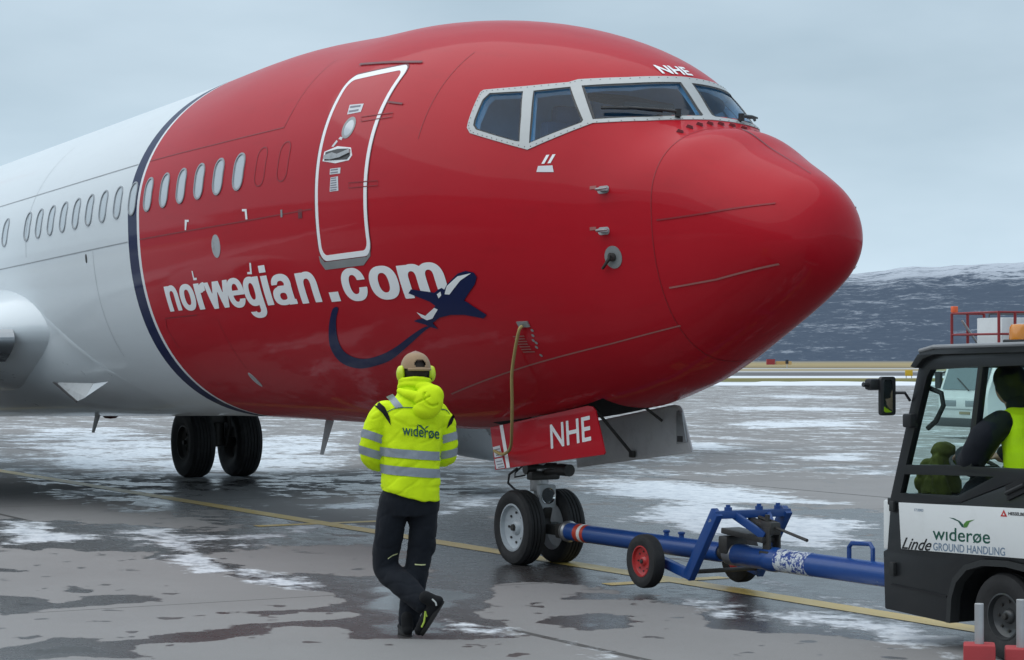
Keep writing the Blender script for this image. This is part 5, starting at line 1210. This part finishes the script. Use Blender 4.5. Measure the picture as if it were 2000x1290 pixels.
M_tape = fabric('grey_reflective_tape', (.27, .30, .34), .5, .12, 300, .2, fold=20, sheen=0)
M_navycloth = fabric('dark_navy_cloth', (.006, .0085, .014), .85, .25, 500, .2, sheen=.03)
M_blackcloth = fabric('black_cloth', (.006, .0065, .008), .85, .2, 500, .2, sheen=.03)

# driver, seated, seen through the side window
DRV = empty('person', 'tractor driver in dark beanie and yellow vest, arm on the wheel', 'person', (2.88, -.29, 0))
m = MB(); dx = Vector((2.98, -.2, 0))
def D(x, y, z): return (x-2.98, y+.2, z)
limb(m, [D(2.98, -.2, 1.05), D(2.95, -.2, 1.25), D(2.90, -.2, 1.42)], [.14, .14, .11]); limb(m, [D(2.86, -.2, 1.47), D(2.78, -.2, 1.60)], [.07, .06]); ball(m, D(2.74, -.2, 1.68), (.095, .075, .12))
ball(m, D(2.645, -.2, 1.66), (.018, .014, .022), 6)
for yy in (-.40, .0): limb(m, [D(2.98, yy*.6-.08, 1.02), D(2.60, yy*.7-.06, 1.0), D(2.52, yy*.7-.06, .62), D(2.44, yy*.7-.06, .56)], [.09, .08, .06, .05])
for sg in (-1, 1):
    limb(m, [D(2.88, -.2+sg*.19, 1.43), D(2.74, -.2+sg*.24, 1.22), D(2.50, -.2+sg*.15, 1.22)], [.06, .05, .04])
    for k in range(4): limb(m, [D(2.50, -.2+sg*.15+(k-1.5)*.016, 1.225), D(2.44, -.2+sg*.15+(k-1.5)*.019, 1.23), D(2.415, -.2+sg*.15+(k-1.5)*.019, 1.20)], [.011, .010, .009], 3, 8)
    limb(m, [D(2.51, -.2+sg*.12, 1.22), D(2.46, -.2+sg*.085, 1.20)], [.012, .010], 3, 8)
blob('body', m, M_skin, DRV, .011)
m = MB()
for sg in (-1, 1): limb(m, [D(2.885, -.2+sg*.19, 1.44), D(2.83, -.2+sg*.265, 1.37), D(2.70, -.2+sg*.27, 1.22), D(2.52, -.2+sg*.17, 1.235)], [.092, .098, .085, .060])
limb(m, [D(2.88, -.2, 1.46), D(2.83, -.2, 1.56)], [.095, .08])
blob('dark_jacket', m, M_navycloth, DRV, .012, 2, lambda c: .006*mnoise.noise(c*14))
m = MB(); loft(m, [((.03, 0, 1.0), .155, .205, 0), ((.0, 0, 1.15), .155, .20, 0), ((-.03, 0, 1.3), .15, .195, 0), ((-.06, 0, 1.42), .15, .20, 0), ((-.08, 0, 1.50), .13, .17, 0), ((-.10, 0, 1.545), .085, .09, 0)], 30); blob('hi_vis_vest', m, M_hivis, DRV, .011, 2, lambda c: .006*mnoise.noise(c*13))
m = MB(); ball(m, D(2.755, -.2, 1.725), (.115, .10, .10)); limb(m, [D(2.755, -.2, 1.69), D(2.80, -.2, 1.62)], [.10, .08]); blob('beanie', m, M_navycloth, DRV, .012)
m = MB()
for yy in (-.40, .0): limb(m, [D(3.0, yy*.6-.08, 1.0), D(2.60, yy*.7-.06, 1.0), D(2.52, yy*.7-.06, .66)], [.11, .095, .075])
blob('trousers', m, M_navycloth, DRV, .014)
# work jacket dumped on the dashboard
JK = MB(); loft(JK, [((0, 0, -.02), .12, .14, 0), ((.0, 0, .1), .10, .12, 0), ((.01, 0, .2), .075, .10, 0), ((.02, 0, .235), .05, .07, 0)], 24); ball(JK, (.015, .0, .265), (.078, .09, .062)); limb(JK, [(.05, -.08, .19), (.09, -.10, .08), (.12, -.08, -.01)], [.05, .05, .045]); limb(JK, [(-.05, -.08, .17), (-.09, -.10, .06), (-.09, -.08, -.01)], [.045, .045, .04])
jk = blob('work_jacket', JK, fabric('dull_olive_yellow_cloth', (.075, .085, .010), .85, .4, 300, .25, 14, sheen=0), None, .012, 2, lambda c: .010*mnoise.noise(c*16)-.008*max(0, 1-5*abs(mnoise.noise(c*11)))); jk.location = (2.06, -.34, .985)
tag(jk, 'crumpled olive-yellow work jacket on the tractor dashboard', 'jacket')

# ------------------------------------------------------------------ red blocks with steel posts in the near right corner
M_redblock = simple('matt_red_block', (.36, .035, .04), .7, var=.12, bump=.1, bscale=40, dirt=((.12, .04, .04), .4)); M_galv = simple('galvanised_pipe', (.45, .46, .47), .45, metal=.6, var=.2, vscale=18)
for i, (x, y, zt, h, lab) in enumerate(((4.54, -2.21, .598, .393, 'left of the two red blocks with a grey steel post, near the frame edge'), (4.64, -2.02, .618, .374, 'right of the two red blocks with a grey steel post, cut by the frame edge'))):
    e = empty('post_block', lab, 'post', (x, y, 0), 'red blocks with steel posts')
    b_ = MB().box((0, 0, h/2), (.16, .165, h), Matrix.Rotation(YAW-.2, 3, 'Z'), bev=.012).build('block', M_redblock, e)
    MB().lathe([(h-.05, .0235), (zt-.002, .0235), (zt, .021), (zt, .0)], (0, 0, 0), 'z', 20).build('steel_post', M_galv, e)

# ------------------------------------------------------------------ ramp worker walking away, seen from behind
PX, PY_ = .066, -3.249
_d = Vector((PX-CX, PY_-CY, 0)).normalized()
WRK = empty('person', 'ramp worker in yellow reflective jacket, beige cap and ear defenders, seen from behind', 'person', (PX, PY_, 0))
WRK.rotation_euler = (0, 0, math.atan2(_d.y, _d.x)-math.pi/2)      # local x = right, y = away from the camera, z = up
K_ = .003444
def U(px, py): return ((px-797)*K_, (1241-py)*K_)
TY = R(17)
def fold(c):
    a = mnoise.noise(Vector((c.x*6+c.z*3, c.y*6, c.z*11-c.x*5))); d = mnoise.noise(Vector((c.x*13-c.z*6, c.y*12, c.z*15)))
    e_ = mnoise.noise(Vector((c.x*16+c.z*4, c.y*14, c.z*4-c.x*3)))
    return .006*a+.003*d+.005*e_-.004*max(0, 1-6*abs(a))
# body
m = MB()
loft(m, [((.015, 0, .88), .13, .09, TY), ((.015, 0, 1.05), .14, .10, TY), ((.02, 0, 1.3), .17, .11, TY), ((.025, 0, 1.47), .18, .10, TY), ((.035, 0, 1.56), .08, .07, TY)])
limb(m, [(.04, .01, 1.52), (.048, .02, 1.70)], [.062, .060]); ball(m, (.05, .03, 1.785), (.082, .10, .118)); limb(m, [(.02, .10, 1.70), (.03, .10, 1.72)], [.035, .04])
ball(m, (.013, .128, 1.765), (.014, .022, .022), 6); ball(m, (-.035, .03, 1.77), (.012, .022, .034), 6); ball(m, (.133, .055, 1.77), (.012, .022, .034), 6)
for P in ([(-.17, -.03, 1.48), (-.245, .0, 1.22), (-.13, .25, 1.15)], [(.225, .08, 1.46), (.265, .11, 1.21), (.14, .33, 1.16)]):
    limb(m, P, [.05, .042, .03]); w = Vector(P[2]); dr = (w-Vector(P[1])).normalized(); sd = Vector((0, 0, 1))
    ball(m, w+dr*.05, (.03, .045, .042), 8)
    for k in range(4): a = w+dr*.08+sd*(k-1.5)*.018; limb(m, [a, a+dr*.035+Vector((.01 if P[0][0] < 0 else -.01, .01, 0)), a+dr*.045+Vector((.035 if P[0][0] < 0 else -.035, .0, 0))], [.0095, .009, .008], 3, 8)
    a = w+dr*.04+sd*.035; limb(m, [a, a+dr*.03+sd*.025, a+dr*.055+sd*.03], [.011, .010, .009], 3, 8)
limb(m, [(-.085, 0, .92), (-.135, .07, .47), (.12, -.16, .20)], [.075, .055, .04]); limb(m, [(.11, .02, .92), (.08, .06, .5), (.0, .0, .10)], [.075, .055, .04])
blob('body', m, simple('worker_skin', (.30, .19, .15), .6, var=.1), WRK, .011)
# trousers
m = MB()
loft(m, [((.012, 0, .80), .165, .115, TY*.6), ((.012, 0, .90), .185, .135, TY*.7), ((.015, 0, 1.0), .18, .135, TY), ((.015, 0, 1.05), .175, .13, TY)])
limb(m, [(-.09, -.005, .90), (-.125, .03, .70), (-.150, .075, .50), (-.130, .07, .42), (-.02, -.05, .33), (.095, -.15, .235)], [.105, .100, .092, .092, .085, .072], 6)
limb(m, [(.105, .01, .90), (.10, .04, .70), (.07, .06, .50), (.035, .04, .30), (.012, .01, .15), (.008, .005, .10)], [.105, .096, .085, .080, .076, .076], 6)
ball(m, (.155, .05, .60), (.035, .05, .075), 10)
trs = blob('work_trousers', m, M_navycloth, WRK, .009, 2, lambda c: .9*fold(c))
# shoes
def shoe(heel, toe, up, name='work_shoe'):
    h, t, up = Vector(heel), Vector(toe), Vector(up).normalized(); d = (t-h); Ln = d.length; d.normalize(); sd = d.cross(up).normalized(); up = sd.cross(d)
    W = lambda a, c, e: h+d*a*Ln+sd*c+up*e
    m = MB()
    for a, w_, hh in ((.08, .034, .055), (.22, .038, .06), (.4, .040, .05), (.6, .046, .04), (.78, .048, .032), (.92, .036, .026)): ball(m, W(a, 0, .022+hh*.5), (.040 if abs(d.z) > .5 else w_,)*2+(hh*.75,), 10)
    limb(m, [W(.10, 0, .06), W(.12, 0, .12)], [.042, .044]); limb(m, [W(.04, 0, .035), W(.5, 0, .04), W(.97, 0, .035)], [.036, .044, .030])
    o = blob(name, m, M_blackcloth, WRK, .008, 2)
    s_ = MB(); n = 22; P = []
    for k in range(n):
        a = 2*math.pi*k/n; x = .5+.53*math.cos(a); y = (.040+.010*math.cos(a))*math.sin(a)*1.12; P.append((x, y))
    s_.add([W(x, y, -.004) for x, y in P]+[W(x, y, .026) for x, y in P], [tuple(range(n-1, -1, -1)), tuple(range(n, 2*n))]+[(i, (i+1) % n, (i+1) % n+n, i+n) for i in range(n)])
    s_.build('shoe_sole', simple('black_sole_rubber', (.02, .019, .018), .7, var=.3, vscale=30, bump=.3), o, bev=.004)
    return o, W
s1, W1_ = shoe((.0, -.075, .006), (-.035, .205, .006), (0, 0, 1))
s2, W2_ = shoe((.235, -.235, .245), (.098, -.125, .018), (-.75, -.1, .58))
M_lime = simple('lime_shoe_trim', (.55, .72, .10), .5)
MB().tube([W2_(.45, -.045, .05), W2_(.35, -.048, .075), W2_(.60, -.047, .045), W2_(.75, -.046, .04)], .006, 6).build('shoe_trim', M_lime, s2)
MB().tube([W2_(.02, -.03, .08), W2_(.03, -.042, .05), W2_(.08, -.048, .035)], .006, 6).build('shoe_trim', simple('pale_grey_trim', (.5, .52, .5), .5), s2)
# jacket
m = MB()
loft(m, [((.022, 0, .925), .196, .155, TY), ((.018, 0, .97), .200, .160, TY), ((.016, 0, 1.08), .196, .155, TY), ((.018, 0, 1.22), .200, .152, TY), ((.022, 0, 1.36), .212, .148, TY), ((.026, 0, 1.47), .222, .138, TY), ((.03, 0, 1.54), .19, .115, TY), ((.038, .005, 1.60), .118, .098, TY), ((.042, .01, 1.66), .098, .092, TY), ((.044, .012, 1.71), .094, .09, TY)], 36, 2.4)
armL = [(-.150, -.05, 1.50), (-.205, -.04, 1.43), (-.238, -.02, 1.30), (-.240, .01, 1.20), (-.20, .12, 1.155), (-.13, .24, 1.15)]; armR = [(.195, .05, 1.485), (.240, .08, 1.41), (.258, .10, 1.29), (.255, .13, 1.20), (.22, .22, 1.17), (.15, .32, 1.16)]
limb(m, armL, [.080, .083, .084, .082, .068, .05]); limb(m, armR, [.075, .078, .077, .074, .063, .05])
# slanted hem: longer at the back right
jkt = blob('hi_vis_jacket', m, M_hivis, WRK, .0075, 2, lambda c: 1.1*fold(c))
for v in jkt.data.vertices:
    if v.co.z < 1.10: t = (1.10-v.co.z)/.18; v.co.z += t*max(-.02, -.055*(v.co.x-.05)/.2)*1.0*min(1, t)-.012*t
    # pull in at the seams
    if v.co.z < 1.0 and v.co.x > .0: v.co.x -= .004
bv = BVHTree.FromPolygons([v.co.copy() for v in jkt.data.vertices], [tuple(p.vertices) for p in jkt.data.polygons])
def back(u, z, off=.004):
    h = bv.ray_cast(Vector((u, -1.5, z)), Vector((0, 1, 0)))
    if h[0] is None: return Vector((u, 0, z))
    return h[0]+Vector((0, -off, 0))+h[1]*off*.5
def back_patch(name, bm, mat, parent=jkt, off=.004, du=.012, dv=.012):
    slice_bm(bm, du, dv)
    for v in bm.verts: v.co = back(v.co.x, v.co.y, off)
    me = bpy.data.meshes.new(name); bmesh.ops.recalc_face_normals(bm, faces=bm.faces); bm.to_mesh(me); bm.free(); return finish(name, me, mat, parent, True, None)
def around(name, axis, c, zlo, zhi, mat, tilt=(0, 0), n=72, off=.004):
    """tape round a limb: rays from outside towards the axis line"""
    V = []; F = []; c = Vector(c); ax = Vector(axis).normalized(); u = ax.orthogonal().normalized(); w = ax.cross(u); rows = 5
    for k in range(n):
        a = 2*math.pi*k/n; d = u*math.cos(a)+w*math.sin(a)
        for r_ in range(rows):
            base = c+ax*(zlo+(zhi-zlo)*r_/(rows-1)); h = bv.ray_cast(base, d, .118)
            V.append(h[0]+d*off if h[0] is not None else None)
    for k in range(n):
        l = (k+1) % n
        for r_ in range(rows-1):
            q = (k*rows+r_, l*rows+r_, l*rows+r_+1, k*rows+r_+1)
            if all(V[a_] is not None for a_ in q) and max((V[a_]-V[b_]).length for a_ in q for b_ in q) < .06: F.append(q)
    V = [c if v is None else v for v in V]
    return mesh_obj(name, V, F, mat, jkt, True, None)
# torso tapes run on the back between the arms, and round the front
def torso_tape(z0, h):
    bm = bmesh.new(); n = 60; vs = []
    for i in range(n+1):
        u = -.188+.404*i/n; zz = z0-.035*(u+.188)/.4; vs.append((bm.verts.new((u, zz, 0)), bm.verts.new((u, zz+h, 0))))
    for i in range(n): bm.faces.new((vs[i][0], vs[i+1][0], vs[i+1][1], vs[i][1]))
    slice_bm(bm, 0, .012); ok = []
    for v in bm.verts: v.co = back(v.co.x, v.co.y, .004)
    kill = [f for f in bm.faces if max(e.calc_length() for e in f.edges) > .06]; bmesh.ops.delete(bm, geom=kill, context='FACES')
    me = bpy.data.meshes.new('reflective_tape'); bmesh.ops.recalc_face_normals(bm, faces=bm.faces); bm.to_mesh(me); bm.free(); return finish('reflective_tape', me, M_tape, jkt, True, None)
torso_tape(1.205, .058); torso_tape(1.088, .060)
for arm, cs in ((armL, ((.36, (.35, .1, 1)), (.56, (.30, .0, 1)))), (armR, ((.36, (-.28, .0, 1)), (.57, (-.2, -.1, 1))))):
    P = [Vector(q) for q in arm]
    for t, ax in cs:
        f_ = t*(len(P)-1); i = int(f_); c = P[i].lerp(P[i+1], f_-i); around('reflective_tape', ax, c, -.027, .027, M_tape)
back_patch('reflective_tape', flat_bm([[U(754, 778), U(767, 772), U(787, 796), U(774, 800)]]), M_tape)
back_patch('black_panel', flat_bm([[U(731, 794), U(740, 787), U(752, 797), U(761, 815), U(764, 832), U(757, 822), U(747, 808)]]), M_blackcloth)
back_patch('black_panel', flat_bm([[U(872, 840), U(877, 823), U(884, 812), U(888, 816), U(882, 830)]]), M_blackcloth)
def back_line(name, P, w, mat, parent=jkt):
    Q = spline([Vector((p[0], p[1], 0)) for p in P], 8); bm = bmesh.new(); vs = [(bm.verts.new((q.x, q.y-w/2, 0)), bm.verts.new((q.x, q.y+w/2, 0))) for q in Q]
    for i in range(len(vs)-1): bm.faces.new((vs[i][0], vs[i+1][0], vs[i+1][1], vs[i][1]))
    return back_patch(name, bm, mat, parent, .004, 0, 0)
back_line('yoke_seam', [U(757, 806), U(774, 799), U(800, 798), U(835, 801), U(868, 803), U(878, 812)], .006, M_green)
tw = bold_bm('wıderøe', 0, 1, 0, 1, .012, 30)
x0, z0 = U(786, 850); x1, _ = U(857, 850)
for v in tw.verts: u = v.co.x; v.co = Vector((x0+(x1-x0)*u, z0+.078*v.co.y-.030*u-.006, 0))
back_patch('jacket_lettering', tw, M_green, jkt, .005, 0, 0)
back_patch('jacket_bird_emblem', flat_bm([[U(814, 830), U(822, 832), U(829, 840), U(838, 833), U(831, 835), U(829, 843), U(826, 840)]][:1]), M_green)
# collar, hood
m = MB(); P = []
for a in np.linspace(0, 2*math.pi, 29)[:-1]: P.append((.044+.098*math.cos(a), .012+.094*math.sin(a), 1.685-.02*math.sin(a)))
m.tube([(q[0], q[1], q[2]+.012) for q in P], .017, 10, closed=True); m.tube([(q[0], q[1], q[2]-.022) for q in P], .021, 10, closed=True); blob('jacket_collar', m, M_hivis, WRK, .007, 2, lambda c: .006*mnoise.noise(c*18))
m = MB(); ball(m, (.135, -.125, 1.565), (.098, .062, .105)); ball(m, (.165, -.115, 1.605), (.075, .055, .075)); ball(m, (.115, -.125, 1.515), (.088, .055, .065)); limb(m, [(-.055, -.06, 1.635), (-.01, -.095, 1.615), (.05, -.115, 1.60), (.10, -.12, 1.61)], [.022, .03, .036, .04]); limb(m, [(.07, -.08, 1.665), (.13, -.09, 1.66), (.19, -.06, 1.64)], [.03, .035, .03])
def hfold(c):
    r = math.hypot(c.x-.165, c.z-1.60); return .007*mnoise.noise(c*13)-.017*max(0, 1-abs(r-.062)/.010)*(1 if c.x < .20 and c.z < 1.63 else 0)-.014*max(0, 1-abs((c.z-1.565)-.5*(c.x-.07))/.009)*(1 if c.x < .15 else 0)
hood = blob('jacket_hood', m, M_hivis, WRK, .007, 2, hfold)
MB().box((.052, -.135, 1.605), (.012, .01, .06), Matrix.Rotation(R(25), 3, 'Y'), bev=.003).build('hood_tab', M_blackcloth, hood)
# head: hair, cap, ear defenders
HC = Vector((.05, .03, 1.785)); RZ = Matrix.Rotation(TY, 3, 'Z')
m = MB(); ball(m, HC+Vector((0, -.006, -.01)), (.086, .100, .112)); blob('hair', m, simple('dark_short_hair', (.022, .015, .011), .8, var=.3, vscale=80, bump=.4, bscale=300), WRK, .009)
V = []; F = []; n, k_ = 72, 30
hole = lambda a, t: (abs(((a-math.pi*1.5+math.pi) % (2*math.pi))-math.pi) < .42*math.sqrt(max(0, 1-((t-.80)/.20)**2)) and t > .62 and t < .93)
for j in range(k_+1):
    t = j/k_; el_ = math.pi/2*(1-t)
    for i in range(n):
        a = 2*math.pi*i/n; rr_ = math.cos(el_)**.82 if j else 0
        v = Vector((.100*rr_*math.cos(a), .118*rr_*math.sin(a), .112*math.sin(el_)**1.0)); V.append(HC+RZ @ v+Vector((0, -.002, -.002)))
for j in range(k_):
    for i in range(n):
        if not hole(2*math.pi*(i+.5)/n, (j+.5)/k_): F.append((j*n+i, j*n+(i+1) % n, (j+1)*n+(i+1) % n, (j+1)*n+i))
M_cap = fabric('beige_cap_cloth', (.33, .22, .13), .85, .1, 500, .15, 20)
cap = mesh_obj('baseball_cap', V, F, M_cap, WRK, True, None); md = cap.modifiers.new('t', 'SOLIDIFY'); md.thickness = .004; md.offset = 1
m = MB(); Q = []
for a in np.linspace(-2.4, -.75, 20): Q.append(HC+RZ @ Vector((.102*math.cos(a), .120*math.sin(a), -.006)))
m.tube(Q, .010, 8); m.build('cap_strap', M_cap, cap)
V = []; F = []
for i in range(13):
    a = math.pi*(.16+.68*i/12); V += [HC+RZ @ Vector((.098*math.cos(a), .116*math.sin(a), .004)), HC+RZ @ Vector((.088*math.cos(a), .116*math.sin(a)+.075*math.sin(a)**1.5, -.012))]
F = [(2*i, 2*i+2, 2*i+3, 2*i+1) for i in range(12)]; pk = mesh_obj('cap_peak', V, F, M_cap, cap); md = pk.modifiers.new('t', 'SOLIDIFY'); md.thickness = .004
MB().lathe([(0, .008), (.006, .007), (.008, 0)], HC+Vector((0, 0, .111)), 'z', 10).build('cap_button', M_cap, cap)
M_cup = simple('yellow_ear_cup', (.58, .72, .02), .4, coat=.3, var=.05)
EM = empty('ear_defenders', 'lime yellow ear defenders worn over the beige cap', 'ear defenders', (0, 0, 0)); EM.parent = None
for sg in (-1, 1):
    m = MB(); c = HC+RZ @ Vector((sg*.112, -.01, -.035)); ball(m, (0, 0, 0), (.026, .040, .054)); ball(m, (-sg*.012, 0, 0), (.022, .042, .057)); o = blob('ear_cup', m, M_cup, None, .006, 2); o.location = c; o.parent = EM
    m = MB(); ball(m, (0, 0, 0), (.012, .038, .052)); o2 = blob('ear_cushion', m, M_black, None, .006, 1); o2.location = HC+RZ @ Vector((sg*.090, -.008, -.035)); o2.parent = EM
m = MB(); Q = []
for a in np.linspace(-2.85, -.29, 22): Q.append(HC+RZ @ Vector((.104*math.cos(a), .112*math.sin(a), -.06-.03*math.sin(-a))))
m.tube(Q, .006, 8); o = m.build('neck_band', M_black, None); o.parent = EM
EM.location = WRK.location; EM.rotation_euler = WRK.rotation_euler
# piping at the knees
btr = BVHTree.FromPolygons([v.co.copy() for v in trs.data.vertices], [tuple(p.vertices) for p in trs.data.polygons])
def leg_line(P, w):
    Q = spline([Vector((p[0], p[1], 0)) for p in P], 6); V = []; F = []
    for q in Q:
        for s_ in (-w/2, w/2):
            h = btr.ray_cast(Vector((q.x, -1.5, q.y+s_)), Vector((0, 1, 0))); V.append((h[0] if h[0] else Vector((q.x, -.1, q.y)))+Vector((0, -.004, 0)))
    F = [(2*i, 2*i+2, 2*i+3, 2*i+1) for i in range(len(Q)-1)]; mesh_obj('knee_piping', V, F, simple('pale_yellow_piping', (.60, .62, .32), .5), trs)
leg_line([U(758, 1092), U(767, 1086), U(777, 1083)], .007); leg_line([U(810, 1103), U(822, 1104), U(831, 1104)], .008)

# ------------------------------------------------------------------ white service truck behind the tractor
TRK = empty('service_truck', 'white low-cab service truck with red platform railings behind the tractor', 'truck', (-25.36, 24.14, 0))
TRK.rotation_euler = (0, 0, math.pi+YAW+R(22))     # local x = forward (to the left in view, a little towards the camera)
M_trk = simple('white_truck_paint', (.70, .73, .73), .4, coat=.2, var=.04, dirt=((.4, .4, .4), .2)); M_trkred = simple('dark_red_railing', (.22, .012, .015), .45, var=.15); M_trkgrey = simple('dark_grey_chassis', (.05, .055, .06), .6)
M_trkglass = simple('dark_truck_glass', (.12, .16, .17), .06, coat=1, var=.1)
cab = MB().prism([(.01, .35), (.9, .35), (.9, .95), (.86, 1.12), (.62, 1.78), (.55, 1.85), (-.75, 1.85), (-.75, .35)], -1.0, 1.0).build('truck_cab', M_trk, TRK, bev=.04)
MB().prism([(.872, 1.14), (.66, 1.72), (.668, 1.72), (.88, 1.14)], -.86, .86).build('truck_windscreen', M_trkglass, cab); 
for yy in (-1.004, 1.0): MB().prism([(.60, 1.15), (.46, 1.70), (-.2, 1.70), (-.2, 1.15)], yy, yy+.004).build('truck_side_window', M_trkglass, cab); MB().prism([(.66, .5), (.66, .52), (-.28, .52), (-.28, .5)], yy-.001*(1 if yy < 0 else -5), yy+.002).build('truck_door_gap', M_trkgrey, cab)
MB().box((.92, 0, .82), (.05, 1.7, .26), bev=.02).build('grille_panel', M_trk, cab)
for yy in (-.5, .5): MB().box((.948, yy, .82), (.012, .62, .14), bev=.004).build('truck_headlight', simple('grey_headlight', (.25, .28, .3), .2, coat=.5), cab)
MB().box((.95, 0, .38), (.16, 2.0, .2), bev=.03).build('truck_bumper', M_trkgrey, cab)
MB().box((.91, .1, .60), (.012, .42, .06)).build('number_plate', simple('faded_emblem', (.30, .26, .16), .5), cab)
for yy in (-1.22, 1.22): MB().prism(rounded(yy-.1, yy+.1, 1.15, 1.55, .05, 3), .70, .78, 'yz').tube([(.72, yy, 1.5), (.66, yy*.85, 1.55)], .02, 6).build('truck_mirror', M_black, cab)
MB().tube([(.90, .25, 1.12), (.80, -.35, 1.40)], .014, 6).build('truck_wiper', M_black, cab)
cab.location = (-.45, 0, 0)
MB().box((-3.6, 0, .55), (5.2, 1.9, .28), bev=.02).build('truck_chassis', M_trkgrey, TRK); MB().box((-3.35, 0, 1.70), (4.2, 2.1, 2.1), bev=.03).build('truck_box', M_trk, TRK)
for x in (-.95, -4.2, -5.3):
    for yy in (-.9, .9): w_ = wheel('truck_wheel', x, yy, .42, .42, .26, .22, None, M_trkgrey, 1 if yy > 0 else -1, 3); w_.parent = TRK
pf = MB().box((-.36, 0, 1.95), (1.0, 2.0, .08), bev=.01).build('work_platform', M_trkgrey, TRK)
MB().box((-.45, .3, 2.40), (.72, 1.0, .80), bev=.02).build('platform_cabinet', M_trk, pf)
for x in (.10, -.34, -.80):
    for yy in (-.95, .95): MB().tube([(x, yy, 1.95), (x, yy, 2.92)], .035, 8).build('railing_post', M_trkred, pf)
for z in (2.42, 2.92):
    for yy in (-.95, .95): MB().tube([(.10, yy, z), (-.80, yy, z)], .026, 8).build('railing', M_trkred, pf)
    MB().tube([(.10, -.95, z), (.10, .95, z)], .026, 8).build('railing', M_trkred, pf)
MB().tube([(.05, -.6, 2.75), (-.55, -.6, 2.0)], .03, 8).build('railing_brace', M_steel, pf)
MB().box((.03, -.95, 3.02), (.13, .13, .15), bev=.02).build('platform_lamp', simple('orange_lamp', (.75, .12, .03), .3), pf)
for yy in (-1.0, 1.0): MB().tube([(-.98, yy, 1.9), (-.98, yy, 2.93), (-5.4, yy, 2.93)], .03, 6).build('roof_rail', M_trkgrey, TRK)
# ------------------------------------------------------------------ far across the apron
def dep(px, py, D):
    """a point of the far field, given its bearing and height by lens angles"""
    f = 4201.23; a = (px-1000)/f; e = (645-py)/f+PIT
    return (CX+D*(VD[0]+VR[0]*a), CY+D*(VD[1]+VR[1]*a), max(0, CZ+D*e))
p = dep(1505, 706, 700); e = empty('runway_cabin', 'tiny red and yellow equipment cabin far out on the airfield grass', 'cabin', (p[0], p[1], 0))
MB().box((0, 0, .9), (2.6, 2.4, 1.8), Matrix.Rotation(YAW, 3, 'Z')).build('cabin_wall', simple('cabin_red', (.30, .03, .04), .6), e); MB().box((4.2*VR[0], 4.2*VR[1], .55), (5.0, 2.2, 1.1), Matrix.Rotation(YAW, 3, 'Z')).build('cabin_annex', simple('cabin_yellow', (.5, .33, .14), .6), e)
p = dep(1537, 712, 420); e = empty('airfield_marker', 'thin dark marker post on the grass beyond the aircraft nose', 'marker', (p[0], p[1], 0))
MB().tube([(0, 0, 0), (0, 0, 1.0)], .08, 6).build('marker_post', M_galv, e); MB().box((0, 0, 1.3), (.45, .45, .8), bev=.05).build('marker_head', M_blk, e)
p = dep(1775, 734, 200); e = empty('taxiway_sign', 'small yellow taxiway sign left of the tractor cab', 'sign', (p[0], p[1], 0))
MB().box((0, 0, .55), (.7, .15, .55), Matrix.Rotation(YAW, 3, 'Z'), bev=.02).build('sign_face', simple('sign_yellow', (.65, .42, .03), .5), e)
for q in (-.25, .25): MB().tube([(q*VR[0], q*VR[1], 0), (q*VR[0], q*VR[1], .4)], .04, 6).build('sign_leg', M_galv, e)
# ploughed bank of snow along the taxiway edge
V = []; F = []; n = 260
for i in range(n):
    a = -130+260*i/(n-1)
    for j, (d, h) in enumerate(((-5, 0), (-2.5, .35), (0, .6), (2.5, .4), (5.5, 0))):
        dd_ = 160+d+3*mnoise.noise((a*.03, 2, 0)); hh = max(-.02, h*(1.0+1.0*mnoise.noise((a*.09, d, 1))+.5*mnoise.noise((a*.5, d, 4)))-.12) if h else -.02
        V.append((CX+VD[0]*dd_+VR[0]*a, CY+VD[1]*dd_+VR[1]*a, hh*(.22 if a < 18 else .42)))
for i in range(n-1):
    for j in range(4): k = i*5+j; F.append((k, k+1, k+6, k+5))
o = mesh_obj('snow_bank', V, F, simple('dirty_snow', (.70, .73, .77), .8, var=.15, vscale=.8, bump=.3, bscale=3), None, True, None); tag(o, 'long low bank of ploughed snow along the far edge of the apron', 'snow bank', kind='stuff')
# terminal, out of frame to the left: what the lower flank of the aircraft mirrors
TM = empty('terminal_building', 'long grey terminal building beside the apron', 'building', (-30, -46, 0))
MB().box((0, -6, 4.2), (150, 12, 8.4), bev=.1).build('terminal_wall', simple('grey_cladding', (.16, .17, .18), .6, var=.2, vscale=.3), TM)
MB().box((0, -6, 8.6), (151, 13, .5), bev=.05).build('terminal_roof', simple('dark_roof_edge', (.07, .075, .08), .6), TM)
for k in range(26): MB().box((-70+k*5.6, .03, 3.0+2.6*(k % 2)*0), (4.4, .1, 2.2)).build('terminal_window', M_trkglass, TM)
for k in range(26): MB().box((-70+k*5.6, .03, 6.6), (4.4, .1, 1.6)).build('terminal_window', M_trkglass, TM)
